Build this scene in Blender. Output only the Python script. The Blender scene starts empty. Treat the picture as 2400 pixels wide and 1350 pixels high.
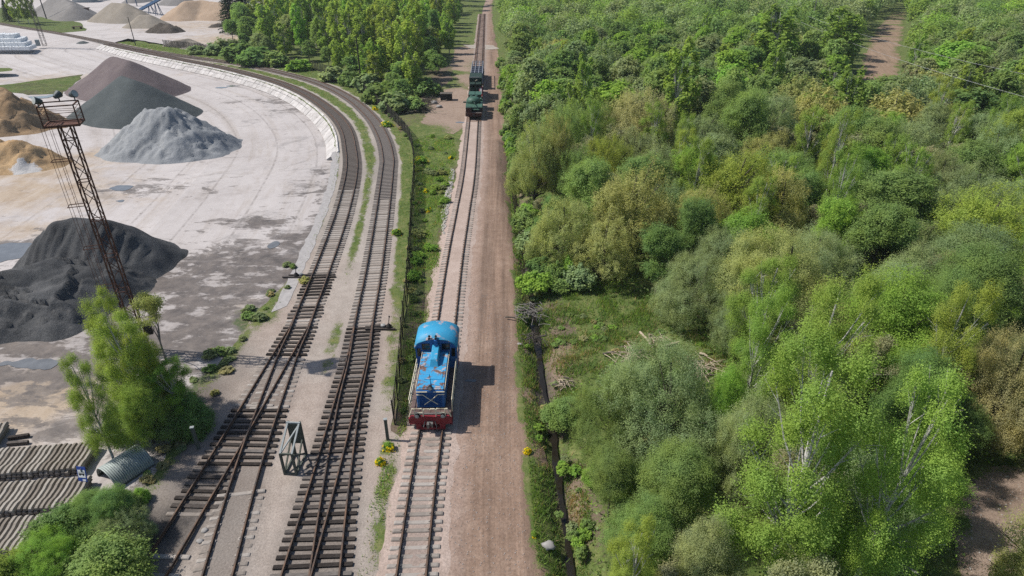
import bpy, bmesh, math, random
import numpy as np
from mathutils import Vector, Matrix
from mathutils.geometry import delaunay_2d_cdt
random.seed(7); RS = np.random.RandomState(11)
C = bpy.context.scene.collection
sc = bpy.context.scene
R = math.radians
# ------------------------------------------------------------------ camera, sky, sun, exposure
CAM_H, PITCH, FPX = 28.75, R(29.2), 1467.0
cam = bpy.data.objects.new('camera', bpy.data.cameras.new('camera')); C.objects.link(cam)
cam.location = (0, 0, CAM_H); cam.rotation_euler = (math.pi/2 - PITCH, 0, 0)
cam.data.sensor_width = 36; cam.data.lens = 36*FPX/2400; cam.data.clip_start = .1; cam.data.clip_end = 6000
sc.camera = cam
SUN_EL = R(51); SUN_DIR = Vector((-.992*math.cos(SUN_EL), .12*math.cos(SUN_EL), math.sin(SUN_EL))).normalized()
w = bpy.data.worlds.new('World'); sc.world = w; w.use_nodes = True
nt = w.node_tree; bg = nt.nodes['Background']; sky = nt.nodes.new('ShaderNodeTexSky')
sky.sky_type = 'NISHITA'; sky.sun_disc = False; sky.sun_elevation = SUN_EL; sky.sun_rotation = math.atan2(SUN_DIR.x, SUN_DIR.y)
nt.links.new(sky.outputs[0], bg.inputs[0]); bg.inputs[1].default_value = .11
sl = bpy.data.lights.new('sun', 'SUN'); sl.energy = 5.0; sl.angle = R(.5); sl.color = (1, .95, .88)
so = bpy.data.objects.new('sun', sl); C.objects.link(so); so.rotation_euler = SUN_DIR.to_track_quat('Z', 'Y').to_euler()
sc.view_settings.view_transform = 'Standard'; sc.view_settings.look = 'None'; sc.view_settings.exposure = .2; sc.view_settings.gamma = 1
sc.cycles.max_bounces = 8; sc.cycles.diffuse_bounces = 6; sc.cycles.glossy_bounces = 2; sc.cycles.transmission_bounces = 6
sc.cycles.transparent_max_bounces = 8; sc.cycles.use_denoising = False
sc.cycles.sample_clamp_indirect = 6
# ------------------------------------------------------------------ picture point -> world point
cp, sp = math.cos(PITCH), math.sin(PITCH)
def W(px, py, z=0.):
    u = (px-1200)/FPX; v = (py-675)/FPX
    dy = cp - v*sp; dz = -sp - v*cp; t = (z-CAM_H)/dz
    return Vector((u*t, dy*t, z))
def W2(px, py, z=0.):
    p = W(px, py, z); return (p.x, p.y)
def PX(x, y, z):
    zc = y*cp - (z-CAM_H)*sp; yc = y*sp + (z-CAM_H)*cp
    return (1200 + FPX*x/zc, 675 - FPX*yc/zc)
def ZC(y, z): return y*cp - (z-CAM_H)*sp
# ------------------------------------------------------------------ noise in numpy
_perm = RS.permutation(4096).astype(np.int64); _val = RS.rand(4096)
def vnoise(x, y, s=0):
    x = np.asarray(x, float); y = np.asarray(y, float)
    xi = np.floor(x).astype(np.int64); yi = np.floor(y).astype(np.int64); fx = x-xi; fy = y-yi
    fx = fx*fx*(3-2*fx); fy = fy*fy*(3-2*fy)
    h = lambda a, b: _val[_perm[(a + _perm[(b + s*57) & 4095]) & 4095]]
    return (h(xi, yi)*(1-fx)+h(xi+1, yi)*fx)*(1-fy) + (h(xi, yi+1)*(1-fx)+h(xi+1, yi+1)*fx)*fy
def fbm(x, y, s=0, o=4):
    r = 0; a = .5; t = 0
    for k in range(o):
        r = r + a*vnoise(x*2**k + 17*k, y*2**k + 31*k, s+k); t += a; a *= .5
    return r/t
def inpoly(X, Y, poly):
    X = np.asarray(X, float); Y = np.asarray(Y, float); r = np.zeros(X.shape, bool); n = len(poly)
    for i in range(n):
        x0, y0 = poly[i]; x1, y1 = poly[(i+1) % n]
        if y0 == y1: continue
        r ^= ((y0 > Y) != (y1 > Y)) & (X < (x1-x0)*(Y-y0)/(y1-y0)+x0)
    return r
def dpoly(X, Y, pts, closed=False):
    X = np.asarray(X, float); Y = np.asarray(Y, float); d = np.full(X.shape, 1e9); n = len(pts)
    for i in range(n if closed else n-1):
        x0, y0 = pts[i]; x1, y1 = pts[(i+1) % n]; ex, ey = x1-x0, y1-y0; L = ex*ex+ey*ey or 1e-9
        t = np.clip(((X-x0)*ex+(Y-y0)*ey)/L, 0, 1); d = np.minimum(d, np.hypot(X-x0-t*ex, Y-y0-t*ey))
    return d
def sstep(a, b, x):
    t = np.clip((np.asarray(x, float)-a)/(b-a), 0, 1); return t*t*(3-2*t)
def spline(pts, step=.5):
    pts = [Vector(p) for p in pts]; out = []
    P = [2*pts[0]-pts[1]] + pts + [2*pts[-1]-pts[-2]]
    for i in range(1, len(P)-2):
        a, b, c, d = P[i-1:i+3]; n = max(2, int((c-b).length/step))
        for k in range(n):
            t = k/n
            out.append(.5*((2*b)+(c-a)*t+(2*a-5*b+4*c-d)*t*t+(3*b-a-3*c+d)*t**3))
    out.append(pts[-1]); return resample(out, step)
def resample(pts, step):
    out = [pts[0].copy()]; need = step; 
    for a, b in zip(pts, pts[1:]):
        L = (b-a).length; s = 0
        while L - s >= need:
            s += need; out.append(a.lerp(b, s/L)); need = step
        need -= L - s
    return out
def tangents(pts):
    n = len(pts); return [(pts[min(i+1, n-1)]-pts[max(i-1, 0)]).normalized() for i in range(n)]
def offset(pts, d):
    return [p + Vector((t.y, -t.x, 0))*d for p, t in zip(pts, tangents(pts))]      # d > 0 : to the right of travel
# ------------------------------------------------------------------ objects
def tag(o, label=None, cat=None, group=None, kind=None):
    if label: o['label'] = label
    if cat: o['category'] = cat
    if group: o['group'] = group
    if kind: o['kind'] = kind
    return o
def empty(name, loc=(0, 0, 0), rz=0, label=None, cat=None, group=None, kind=None):
    o = bpy.data.objects.new(name, None); C.objects.link(o); o.location = loc; o.rotation_euler = (0, 0, rz); o.empty_display_size = .3
    return tag(o, label, cat, group, kind)
def link(name, me, m=None, parent=None):
    o = bpy.data.objects.new(name, me); C.objects.link(o)
    if m is not None and not me.materials: me.materials.append(m)
    if parent: o.parent = parent
    return o
def np_mesh(name, V, F, attrs=None, smooth=False):
    """V (n,3); F (m,k) one face size"""
    V = np.asarray(V, np.float32); F = np.asarray(F, np.int32); me = bpy.data.meshes.new(name)
    me.vertices.add(len(V)); me.vertices.foreach_set('co', V.ravel()); m, k = F.shape
    me.loops.add(m*k); me.loops.foreach_set('vertex_index', F.ravel()); me.polygons.add(m)
    me.polygons.foreach_set('loop_start', np.arange(0, m*k, k, dtype=np.int32))
    if smooth: me.polygons.foreach_set('use_smooth', np.ones(m, bool))
    me.update(calc_edges=True)
    for a, v in (attrs or {}).items():
        v = np.asarray(v, np.float32)
        if v.ndim == 2:
            at = me.attributes.new(a, 'FLOAT_COLOR', 'POINT'); v = np.concatenate([v, np.ones((len(v), 1), np.float32)], 1); at.data.foreach_set('color', v.ravel())
        else:
            at = me.attributes.new(a, 'FLOAT', 'POINT'); at.data.foreach_set('value', v)
    return me
class MB:
    """collects solids; build() links them as one mesh object"""
    def __init__(s): s.v = []; s.f = []
    def add(s, v, f):
        n = len(s.v); s.v += [tuple(p) for p in v]; s.f += [tuple(i+n for i in q) for q in f]; return s
    def box(s, c, d, rz=0, M=None, taper=1):
        x, y, z = d[0]/2, d[1]/2, d[2]/2; T = Matrix.Translation(c) @ (M if M is not None else Matrix.Rotation(rz, 4, 'Z'))
        v = [T @ Vector((a*x*(taper if c_ > 0 else 1), b*y*(taper if c_ > 0 else 1), c_*z)) for c_ in (-1, 1) for b in (-1, 1) for a in (-1, 1)]
        return s.add(v, [(0, 2, 3, 1), (4, 5, 7, 6), (0, 1, 5, 4), (2, 6, 7, 3), (0, 4, 6, 2), (1, 3, 7, 5)])
    def tube(s, pts, r, n=6, caps=True):
        pts = [Vector(p) for p in pts]; rr = r if isinstance(r, (list, tuple)) else [r]*len(pts); T = tangents(pts); v = []
        ref = Vector((0, 0, 1)) if abs(T[0].z) < .9 else Vector((1, 0, 0))
        for p, t, q in zip(pts, T, rr):
            a = t.cross(ref); a = a.normalized() if a.length > 1e-4 else Vector((1, 0, 0)); b = t.cross(a)
            v += [p + (a*math.cos(2*math.pi*k/n)+b*math.sin(2*math.pi*k/n))*q for k in range(n)]
        f = [(i*n+k, i*n+(k+1) % n, (i+1)*n+(k+1) % n, (i+1)*n+k) for i in range(len(pts)-1) for k in range(n)]
        if caps: f += [tuple(range(n)), tuple(range((len(pts)-1)*n, len(pts)*n))[::-1]]
        return s.add(v, f)
    def bar(s, a, b, w, h=None):
        a = Vector(a); b = Vector(b); h = h or w; t = (b-a).normalized(); up = Vector((0, 0, 1)) if abs(t.z) < .95 else Vector((0, 1, 0))
        x = t.cross(up).normalized()*w/2; y = x.cross(t).normalized()*h/2
        v = [p + sx*x + sy*y for p in (a, b) for sx, sy in ((-1, -1), (1, -1), (1, 1), (-1, 1))]
        return s.add(v, [(3, 2, 1, 0), (4, 5, 6, 7)] + [(k, (k+1) % 4, 4+(k+1) % 4, 4+k) for k in range(4)])
    def prism(s, prof, y0, y1, axis='y'):
        """closed profile of (a, b) swept along an axis"""
        n = len(prof); mk = {'y': lambda a, b, t: (a, t, b), 'x': lambda a, b, t: (t, a, b), 'z': lambda a, b, t: (a, b, t)}[axis]
        v = [mk(a, b, t) for t in (y0, y1) for a, b in prof]
        return s.add(v, [tuple(range(n)), tuple(range(n, 2*n))[::-1]] + [(k, n+k, n+(k+1) % n, (k+1) % n) for k in range(n)])
    def sweep(s, path, prof):
        """open path (list of Vector), closed profile of (across, up)"""
        n = len(prof); v = []
        for p, t in zip(path, tangents(path)):
            nx = Vector((t.y, -t.x, 0)).normalized(); v += [p + nx*a + Vector((0, 0, b)) for a, b in prof]
        f = [(i*n+k, i*n+(k+1) % n, (i+1)*n+(k+1) % n, (i+1)*n+k) for i in range(len(path)-1) for k in range(n)]
        f += [tuple(range(n))[::-1], tuple(range((len(path)-1)*n, len(path)*n))]
        return s.add(v, f)
    def lathe(s, prof, n=16, M=None):
        """profile of (r, z) about z"""
        M = M or Matrix(); m = len(prof)
        v = [M @ Vector((r*math.cos(2*math.pi*k/n), r*math.sin(2*math.pi*k/n), z)) for r, z in prof for k in range(n)]
        f = [(i*n+k, i*n+(k+1) % n, (i+1)*n+(k+1) % n, (i+1)*n+k) for i in range(m-1) for k in range(n)]
        return s.add(v, f + [tuple(range(n))[::-1], tuple(range((m-1)*n, m*n))])
    def blob(s, c, r, seed=0, n=1):
        bm = bmesh.new(); bmesh.ops.create_icosphere(bm, subdivisions=n, radius=1); rd = random.Random(seed)
        for q in bm.verts: q.co = Vector((q.co.x*r[0], q.co.y*r[1], q.co.z*r[2]))*(.75+.5*rd.random()) + Vector(c)
        bm.verts.index_update(); s.add([q.co for q in bm.verts], [[x.index for x in f.verts] for f in bm.faces]); bm.free(); return s
    def mesh(s, name, smooth=False):
        me = bpy.data.meshes.new(name); me.from_pydata(s.v, [], s.f); me.validate()
        bm = bmesh.new(); bm.from_mesh(me); bmesh.ops.recalc_face_normals(bm, faces=bm.faces); bm.to_mesh(me); bm.free()
        if smooth: me.polygons.foreach_set('use_smooth', np.ones(len(me.polygons), bool))
        return me
    def build(s, name, m, parent=None, smooth=False): return link(name, s.mesh(name, smooth), m, parent)
def bevel(o, w=.03, seg=2):
    b = o.modifiers.new('bevel', 'BEVEL'); b.width = w; b.segments = seg; b.limit_method = 'ANGLE'; return o
def copy_tree(o, parent=None):
    c = o.copy(); C.objects.link(c)
    if parent: c.parent = parent
    for ch in list(o.children): copy_tree(ch, c)
    return c
# ------------------------------------------------------------------ node materials
class G:
    def __init__(s, name, rough=.85, spec=.25, metal=0):
        s.m = bpy.data.materials.new(name); s.m.use_nodes = True; s.t = s.m.node_tree; s.b = s.t.nodes['Principled BSDF']
        s.b.inputs['Roughness'].default_value = rough; s.b.inputs['Specular IOR Level'].default_value = spec; s.b.inputs['Metallic'].default_value = metal; s._c = None
    def n(s, t, **k):
        x = s.t.nodes.new('ShaderNode'+t)
        for a, b in k.items(): setattr(x, a, b)
        return x
    def put(s, sock, v):
        if hasattr(v, 'is_output'): s.t.links.new(v, sock)
        elif isinstance(v, (tuple, list)) and len(v) == 3 and sock.type == 'RGBA': sock.default_value = (*v, 1)
        else: sock.default_value = v
    def co(s, kind='Object'):
        if not s._c: s._c = s.n('TexCoord')
        return s._c.outputs[kind]
    def map(s, scale, vec=None, loc=(0, 0, 0), rot=(0, 0, 0)):
        x = s.n('Mapping'); s.put(x.inputs[0], vec or s.co()); x.inputs[3].default_value = scale; x.inputs[1].default_value = loc; x.inputs[2].default_value = rot; return x.outputs[0]
    def noise(s, scale, detail=4, rough=.6, vec=None, dist=0):
        x = s.n('TexNoise'); s.put(x.inputs['Vector'], vec or s.co()); x.inputs['Scale'].default_value = scale; x.inputs['Detail'].default_value = detail
        x.inputs['Roughness'].default_value = rough; x.inputs['Distortion'].default_value = dist; return x.outputs[0]
    def voro(s, scale, vec=None, out='Distance', feature='F1'):
        x = s.n('TexVoronoi', feature=feature); s.put(x.inputs['Vector'], vec or s.co()); x.inputs['Scale'].default_value = scale; return x.outputs[out]
    def ramp(s, fac, stops, interp='LINEAR'):
        x = s.n('ValToRGB'); s.put(x.inputs[0], fac); x.color_ramp.interpolation = interp; e = x.color_ramp.elements
        while len(e) < len(stops): e.new(.5)
        for k, (p, c) in zip(e, stops): k.position = p; k.color = (*c, 1) if isinstance(c, (tuple, list)) else (c, c, c, 1)
        return x.outputs[0]
    def mix(s, f, a, b, mode='MIX'):
        x = s.n('Mix', data_type='RGBA', blend_type=mode); s.put(x.inputs[0], f); s.put(x.inputs[6], a); s.put(x.inputs[7], b); return x.outputs[2]
    def math(s, op, a, b=0., clamp=False):
        x = s.n('Math', operation=op, use_clamp=clamp); s.put(x.inputs[0], a); s.put(x.inputs[1], b); return x.outputs[0]
    def mad(s, a, b, c, clamp=False):
        x = s.n('Math', operation='MULTIPLY_ADD', use_clamp=clamp); s.put(x.inputs[0], a); s.put(x.inputs[1], b); s.put(x.inputs[2], c); return x.outputs[0]
    def attr(s, name, out='Fac', typ='GEOMETRY'):
        x = s.n('Attribute', attribute_name=name, attribute_type=typ); return x.outputs[out]
    def mul(s, col, f):
        x = s.n('VectorMath', operation='SCALE'); s.put(x.inputs[0], col); s.put(x.inputs[3], f); return x.outputs[0]
    def bump(s, h, st=.3, dist=.05):
        x = s.n('Bump'); x.inputs['Strength'].default_value = st; x.inputs['Distance'].default_value = dist; s.put(x.inputs['Height'], h); s.t.links.new(x.outputs[0], s.b.inputs['Normal'])
    def done(s, col, k=.69): s.put(s.b.inputs['Base Color'], s.mul(col, k)); return s.m
def plain(name, a, b, scale=4, rough=.8, metal=0, bump=0, stretch=(1, 1, 1), spec=.25):
    g = G(name, rough, spec, metal); f = g.noise(scale, 5, .65, g.map(stretch))
    if bump: g.bump(f, bump)
    return g.done(g.ramp(f, [(.3, a), (.7, b)]))
def patchy(name, base, base2, spots, rust, scale=1.2, thr=.58, thr2=.63, rough=.55, spec=.35):
    """paint with worn pale and rusty spots"""
    g = G(name, rough, spec); c = g.ramp(g.noise(6, 5), [(.3, base), (.7, base2)])
    if spots: c = g.mix(g.ramp(g.noise(scale, 6, .7), [(thr, 0.), (thr+.04, 1.)]), c, spots)
    if rust: c = g.mix(g.ramp(g.noise(scale*1.3, 6, .75, g.map((1, 1, 1), loc=(7, 3, 1))), [(thr2, 0.), (thr2+.03, 1.)]), c, rust)
    return g.done(c)
def earth(name, c1, c2, c3, fine=7, rut=False, stone=.25, gcol=None, stones=(.5, .46, .42)):
    """bare ground; attributes grass, dark, tan and pink paint zones; u,v run across and along a road"""
    g = G(name, .95, .1); big = g.noise(.22, 5, .6); mid = g.noise(1.3, 5, .65); fin = g.noise(fine, 4, .7)
    c = g.ramp(g.mad(mid, .5, g.math('MULTIPLY', big, .5)), [(.32, c1), (.5, c2), (.68, c3)])
    if rut:
        cv = g.n('CombineXYZ'); g.put(cv.inputs[0], g.attr('u')); g.put(cv.inputs[1], g.attr('v'))
        r = g.noise(1.0, 5, .6, g.map((.95, .03, 1), cv.outputs[0])); r2 = g.noise(1.0, 5, .7, g.map((5, .1, 1), cv.outputs[0]))
        c = g.mul(c, g.ramp(r, [(.32, .66), (.5, 1.), (.68, 1.25)])); c = g.mul(c, g.ramp(r2, [(.3, .82), (.7, 1.15)]))
    c = g.mix(g.attr('pink'), c, g.ramp(mid, [(.3, (.36, .255, .205)), (.7, (.47, .36, .30))]))
    c = g.mix(g.attr('tan'), c, g.ramp(mid, [(.3, (.33, .235, .15)), (.7, (.45, .335, .23))]))
    c = g.mul(c, g.ramp(fin, [(.25, .68), (.75, 1.32)]))
    if stone:
        c = g.mix(g.ramp(g.voro(fine*1.1), [(.10, stone), (.24, 0.)]), c, stones)
    dk = g.math('MULTIPLY', g.attr('dark'), g.mad(mid, .7, .6), True)
    c = g.mix(dk, c, g.ramp(fin, [(.3, (.045, .042, .04)), (.7, (.11, .1, .095))]))
    gm = g.math('ADD', g.attr('grass'), g.mad(g.math('ADD', mid, fin), .9, -.9)); gm = g.ramp(gm, [(.42, 0.), (.6, 1.)])
    gc = gcol or [(.28, (.06, .095, .024)), (.45, (.115, .165, .045)), (.57, (.19, .215, .075)), (.7, (.34, .285, .16))]
    gr = g.mul(g.ramp(g.mad(mid, .55, g.math('MULTIPLY', g.noise(.5, 6, .7), .45)), gc), g.ramp(g.noise(9, 4, .75), [(.25, .55), (.75, 1.4)]))
    c = g.mix(gm, c, gr); g.bump(g.math('ADD', fin, g.math('MULTIPLY', gm, g.noise(11, 3))), .6, .06)
    return g.done(c)
# ------------------------------------------------------------------ setting: lines of the place
P2 = lambda L, z=0.: [W(x, y, z) for x, y in L]
A_PX = [(250, 104), (333, 122), (433, 142), (533, 162), (640, 190), (707, 216), (752, 243), (789, 274), (811, 305), (821, 342), (825, 401), (803, 500), (754, 640), (707, 759)]
A1_PX = A_PX + [(693, 785), (655, 850), (526, 1072), (360, 1350), (300, 1450)]
A2_PX = [(730, 700), (709, 759), (699, 785), (671, 850), (592, 1072), (513, 1350), (486, 1450)]
B_PX = [(-260, 8), (0, 56), (127, 77), (250, 100), (333, 117), (433, 133), (567, 152), (667, 173), (752, 198), (820, 232), (870, 276), (898, 323), (910, 370), (909, 401), (897, 500), (876, 640), (853, 759)]
B1_PX = B_PX + [(836, 850), (809, 950), (755, 1150), (697, 1350), (670, 1450)]
B2_PX = [(862, 715), (854, 759), (841, 850), (819, 950), (788, 1150), (762, 1350), (750, 1450)]
C_PX = [(1131, 33), (1129, 60), (1126, 104), (1121, 176), (1111, 280), (1101, 400), (1085, 500), (1068, 600), (1049, 740), (1041, 800), (1011, 1010), (990, 1150), (965, 1350), (954, 1450)]
LA1, LA2, LB1, LB2, LC = [spline(P2(p), .5) for p in (A1_PX, A2_PX, B1_PX, B2_PX, C_PX)]
xy = lambda L, k=4: [(p.x, p.y) for p in L[::k]]
YARD_EDGE_A = offset(LA1, 2.3)                 # travelling towards the camera: positive is the yard side
for p in YARD_EDGE_A: p.z = 0
YE = [p for p in YARD_EDGE_A if p.y > 46]       # along the curve; further down the edge leaves the track
yard_near = [(700, 640), (650, 690), (600, 740), (560, 800), (520, 850), (480, 900), (440, 960), (410, 1040), (370, 1110), (300, 1200), (210, 1290), (120, 1400), (60, 1500)]
yard_edge = xy(YE, 4) + [W2(*p) for p in yard_near]
YARD = [(-420, W2(0, 8)[1]+200), (W2(250, 104)[0]-6, W2(250, 104)[1]+260)] + [W2(620, 40), W2(560, 100), W2(470, 118), W2(380, 100), W2(300, 90)] + \
       [(p[0], p[1]) for p in yard_edge] + [(-140, 14), (-420, 14)]
WALL_LO, WALL_HI = W(790, 362).y, W(215, 100).y
def dip(X, Y):
    d = dpoly(X, Y, yard_edge); k = sstep(WALL_LO-14, WALL_LO+8, Y)*(1-sstep(WALL_HI-30, WALL_HI+14, Y))
    return -1.5*k*(1-sstep(24, 60, d))
DITCH_PX = [(1188, 330), (1200, 420), (1218, 520), (1234, 590), (1240, 650), (1250, 720), (1262, 800), (1272, 880), (1290, 960), (1302, 1040), (1312, 1120), (1324, 1200), (1336, 1290), (1348, 1400), (1356, 1500)]
DITCH = [W2(*p) for p in DITCH_PX]
DITCH2 = [W2(1186, 400), W2(1168, 200), W2(1155, 110)]
# ------------------------------------------------------------------ ground materials
M_soil = earth('soil and grass', (.13, .095, .068), (.20, .15, .115), (.28, .215, .17), 6)
M_gravel = earth('pale gravel', (.34, .30, .26), (.435, .385, .34), (.53, .475, .42), 9, stone=.4)
M_road = earth('pink dirt', (.22, .15, .112), (.29, .20, .15), (.365, .265, .205), 6, rut=True, stone=.10)
M_ball = earth('pink ballast', (.40, .31, .26), (.49, .385, .33), (.58, .47, .41), 8, stone=.35)
M_sandy = earth('sandy dirt', (.24, .18, .13), (.33, .25, .19), (.41, .32, .25), 5, stone=.12)
def concrete_yard():
    g = G('yard concrete', .8, .3); big = g.noise(.1, 5, .65); mid = g.noise(.9, 5, .65); fin = g.noise(7, 4, .7)
    c = g.ramp(g.mad(big, .6, g.math('MULTIPLY', mid, .4)), [(.3, (.47, .425, .405)), (.5, (.575, .53, .51)), (.7, (.645, .60, .58))])
    # slab lanes follow the curved edge
    w_ = g.math('ABSOLUTE', g.math('SUBTRACT', g.math('FRACT', g.math('DIVIDE', g.math('ADD', g.attr('lane'), g.math('MULTIPLY', mid, .25)), 6.2)), .5))
    cv = g.n('CombineXYZ'); g.put(cv.inputs[0], g.attr('lane')); g.put(cv.inputs[1], g.attr('arc')); sk = g.noise(1., 6, .68, g.map((.55, .03, 1), cv.outputs[0])); c = g.mix(g.ramp(sk, [(.5, 0.), (.66, .4)]), c, g.ramp(mid, [(.3, (.33, .27, .22)), (.7, (.46, .395, .335))]))
    ln = g.ramp(w_, [(.012, 1.), (.035, 0.)]); c = g.mix(g.math('MULTIPLY', ln, g.ramp(mid, [(.38, .0), (.62, .55)])), c, (.19, .16, .14))
    l2 = g.math('FLOOR', g.math('DIVIDE', g.attr('lane'), 6.2)); t = g.math('FRACT', g.math('MULTIPLY', g.math('SINE', g.math('MULTIPLY', l2, 12.9)), 43.7)); c = g.mul(c, g.mad(t, .10, .95))
    tn = g.ramp(g.math('ADD', g.attr('tan'), g.mad(g.noise(.3, 8, .72), 1.6, -.8)), [(.25, 0.), (.8, 1.)])
    c = g.mix(tn, c, g.ramp(g.noise(.5, 6, .7, g.map((1, .35, 1))), [(.3, (.36, .265, .18)), (.55, (.5, .4, .3)), (.75, (.58, .5, .42))]))
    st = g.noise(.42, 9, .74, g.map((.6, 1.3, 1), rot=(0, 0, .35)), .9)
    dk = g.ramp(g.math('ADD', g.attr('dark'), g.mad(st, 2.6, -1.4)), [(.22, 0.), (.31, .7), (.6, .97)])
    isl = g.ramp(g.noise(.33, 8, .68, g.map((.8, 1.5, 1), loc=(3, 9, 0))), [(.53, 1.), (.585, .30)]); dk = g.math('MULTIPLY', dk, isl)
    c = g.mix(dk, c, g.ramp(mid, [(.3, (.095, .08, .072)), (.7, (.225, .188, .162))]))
    cr = g.noise(.16, 8, .75, None, 1.2); c = g.mul(c, g.ramp(cr, [(.34, .72), (.44, 1.)]))
    c = g.mul(c, g.ramp(fin, [(.25, .86), (.75, 1.12)])); gm = g.ramp(g.math('ADD', g.attr('grass'), g.mad(mid, .9, -.5)), [(.45, 0.), (.6, 1.)])
    c = g.mix(gm, c, g.ramp(g.noise(2.2, 6, .7), [(.3, (.05, .085, .02)), (.5, (.10, .125, .045)), (.65, (.2, .165, .11))])); g.put(g.b.inputs['Roughness'], g.ramp(dk, [(0, .85), (1, .55)])); g.bump(fin, .25, .03)
    return g.done(c)
M_yard = concrete_yard()
def water(name, col, rough=.04):
    g = G(name, rough, .5); g.b.inputs['IOR'].default_value = 1.33; g.bump(g.noise(3, 3), .04, .02); return g.done(g.ramp(g.noise(1, 3), [(.3, col), (.7, tuple(k*1.4 for k in col))]))
M_water = water('ditch water', (.02, .017, .013)); M_puddle = water('puddle water', (.15, .155, .16), .08)
# ------------------------------------------------------------------ sheets
def sheet(name, poly, m, z=.0, grid=2., jit=.3, attrs=None, kind='structure', hz=None, label=None, cat=None, step=None):
    poly = [Vector((p[0], p[1])) for p in poly]; B = []; n = len(poly)
    for i in range(n):
        a, b = poly[i], poly[(i+1) % n]; L = (b-a).length; st = step or max(.4, grid*.45); far = max(1, (a.y+b.y)/2/90)
        k = max(1, int(L/(st*far))); nr = Vector((b.y-a.y, a.x-b.x)).normalized() if L > 1e-6 else Vector((0, 0))
        for j in range(k):
            p = a.lerp(b, j/k); d = (fbm(p.x*.9, p.y*.9, 3, 3)-.5)*2*jit*2; B.append(p + nr*float(d))
    bx = np.array([p.x for p in B]); by = np.array([p.y for p in B]); pts = []
    y = by.min(); row = 0
    while y < by.max():
        g_ = grid*max(1, y/70); xs = np.arange(bx.min()+(.5*g_ if row % 2 else 0), bx.max(), g_); pts.append(np.stack([xs, np.full_like(xs, y)], 1)); y += g_; row += 1
    pts = np.concatenate(pts) if pts else np.zeros((0, 2)); pts = pts + RS.uniform(-.15, .15, pts.shape)*grid
    bp = [(p.x, p.y) for p in B]; ok = inpoly(pts[:, 0], pts[:, 1], bp); pts = pts[ok]
    if len(pts): pts = pts[dpoly(pts[:, 0], pts[:, 1], bp, True) > .25*grid]
    vv = B + [Vector((float(a), float(b))) for a, b in pts]; nb = len(B)
    r = delaunay_2d_cdt(vv, [(i, (i+1) % nb) for i in range(nb)], [], 1, 1e-5)
    V = np.array([(p.x, p.y) for p in r[0]]); F = np.array([f for f in r[2] if len(f) == 3])
    cen = V[F].mean(1); F = F[inpoly(cen[:, 0], cen[:, 1], bp)]
    e1 = V[F[:, 1]]-V[F[:, 0]]; e2 = V[F[:, 2]]-V[F[:, 0]]; fl = (e1[:, 0]*e2[:, 1]-e1[:, 1]*e2[:, 0]) < 0; F[fl] = F[fl][:, ::-1]
    X, Y = V[:, 0], V[:, 1]; Z = (hz(X, Y) if hz else 0) + np.full(len(V), z)
    me = np_mesh(name, np.stack([X, Y, Z], 1), F, attrs(X, Y, dpoly(X, Y, bp, True)) if attrs else None, True)
    return tag(link(name, me, m), label, cat, None, kind)
def blobs(X, Y, L):
    r = np.zeros(X.shape)
    for px, py, rx, ry, k in L:
        c = W(px, py); r = np.maximum(r, k*np.exp(-(((X-c.x)/rx)**2+((Y-c.y)/ry)**2)))
    return r
def xc(Y): return np.interp(Y, [p.y for p in LC][::-1], [p.x for p in LC][::-1])
# base terrain: one sheet out to the horizon, with the drainage ditch cut into it
xs = np.unique(np.round(np.concatenate([np.linspace(-1500, -200, 14), np.arange(-200, -60, 8), np.arange(-60, -2, 2.5), np.arange(-2, 12, .35), np.arange(12, 80, 2.5), np.arange(80, 260, 8), np.linspace(260, 1500, 14)]), 3))
ys = np.unique(np.round(np.concatenate([[-300, -100, -20], np.arange(0, 18, 3), np.arange(18, 100, .8), np.arange(100, 420, 6), np.linspace(420, 2500, 16)]), 3))
X, Y = np.meshgrid(xs, ys); dd = dpoly(X, Y, DITCH)
def ditch_dip(d): return -1.0*np.exp(-(d/.95)**2)
Z = -.012 + ditch_dip(dd) + .12*(fbm(X*.3, Y*.3, 5)-.5)*sstep(1.5, 4, dd)*(X > 1)
inyard = inpoly(X, Y, YARD); ed = dpoly(X, Y, yard_edge); Z = np.where((inyard | (ed < 5)) & (X < W(1000, 400).x) & ((ed < 60) | (dpoly(X, Y, YARD, True) > 9)), -2.4, Z)
def forest_right(X, Y): return sstep(1.5, 6, X - np.interp(Y, [p[1] for p in DITCH[::-1]]+[400], [p[0] for p in DITCH[::-1]]+[-12]))
CLEAR_PX = [(1275, 700), (1330, 665), (1560, 690), (1700, 790), (1660, 850), (1560, 812), (1420, 880), (1330, 940), (1290, 850)]
CLEAR = [W2(*p) for p in CLEAR_PX]
STRAW = [(1340, 830, 1.6, 1.4, .9), (1480, 810, 2, 1, .7), (1640, 860, 2.5, 1.6, 1), (1345, 1200, .6, 2.5, 1), (1310, 850, .5, 1.2, .9), (1540, 800, 2, 1, .8), (1250, 940, .5, 1.2, .5)]
strip_ = 1.35*sstep(.5, 1.5, xc(Y)-2-X)*sstep(31, 36, Y)*(Y < 112)*(X > -20)
gs = .0 + .32*strip_ + .95*fbm(X*.3, Y*.22, 44) + .75*forest_right(X, Y) + .3*(Y > 170) + .2*(X < -20) - .35*blobs(X, Y, [(1230, 1100, .6, 3, 1), (1235, 1230, .5, 2, 1), (1300, 860, .5, 1.5, .6), (1215, 820, .5, 3, .8)]) - .75*blobs(X, Y, [(2330, 1230, 4, 5, 1), (1700, 900, 2, 1.5, .6), (2380, 1130, 3, 2, 1.)])
nx, ny = len(xs), len(ys); I = np.arange(nx*ny).reshape(ny, nx)
F = np.stack([I[:-1, :-1], I[:-1, 1:], I[1:, 1:], I[1:, :-1]], -1).reshape(-1, 4)
tanv = blobs(X, Y, STRAW)
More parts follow.
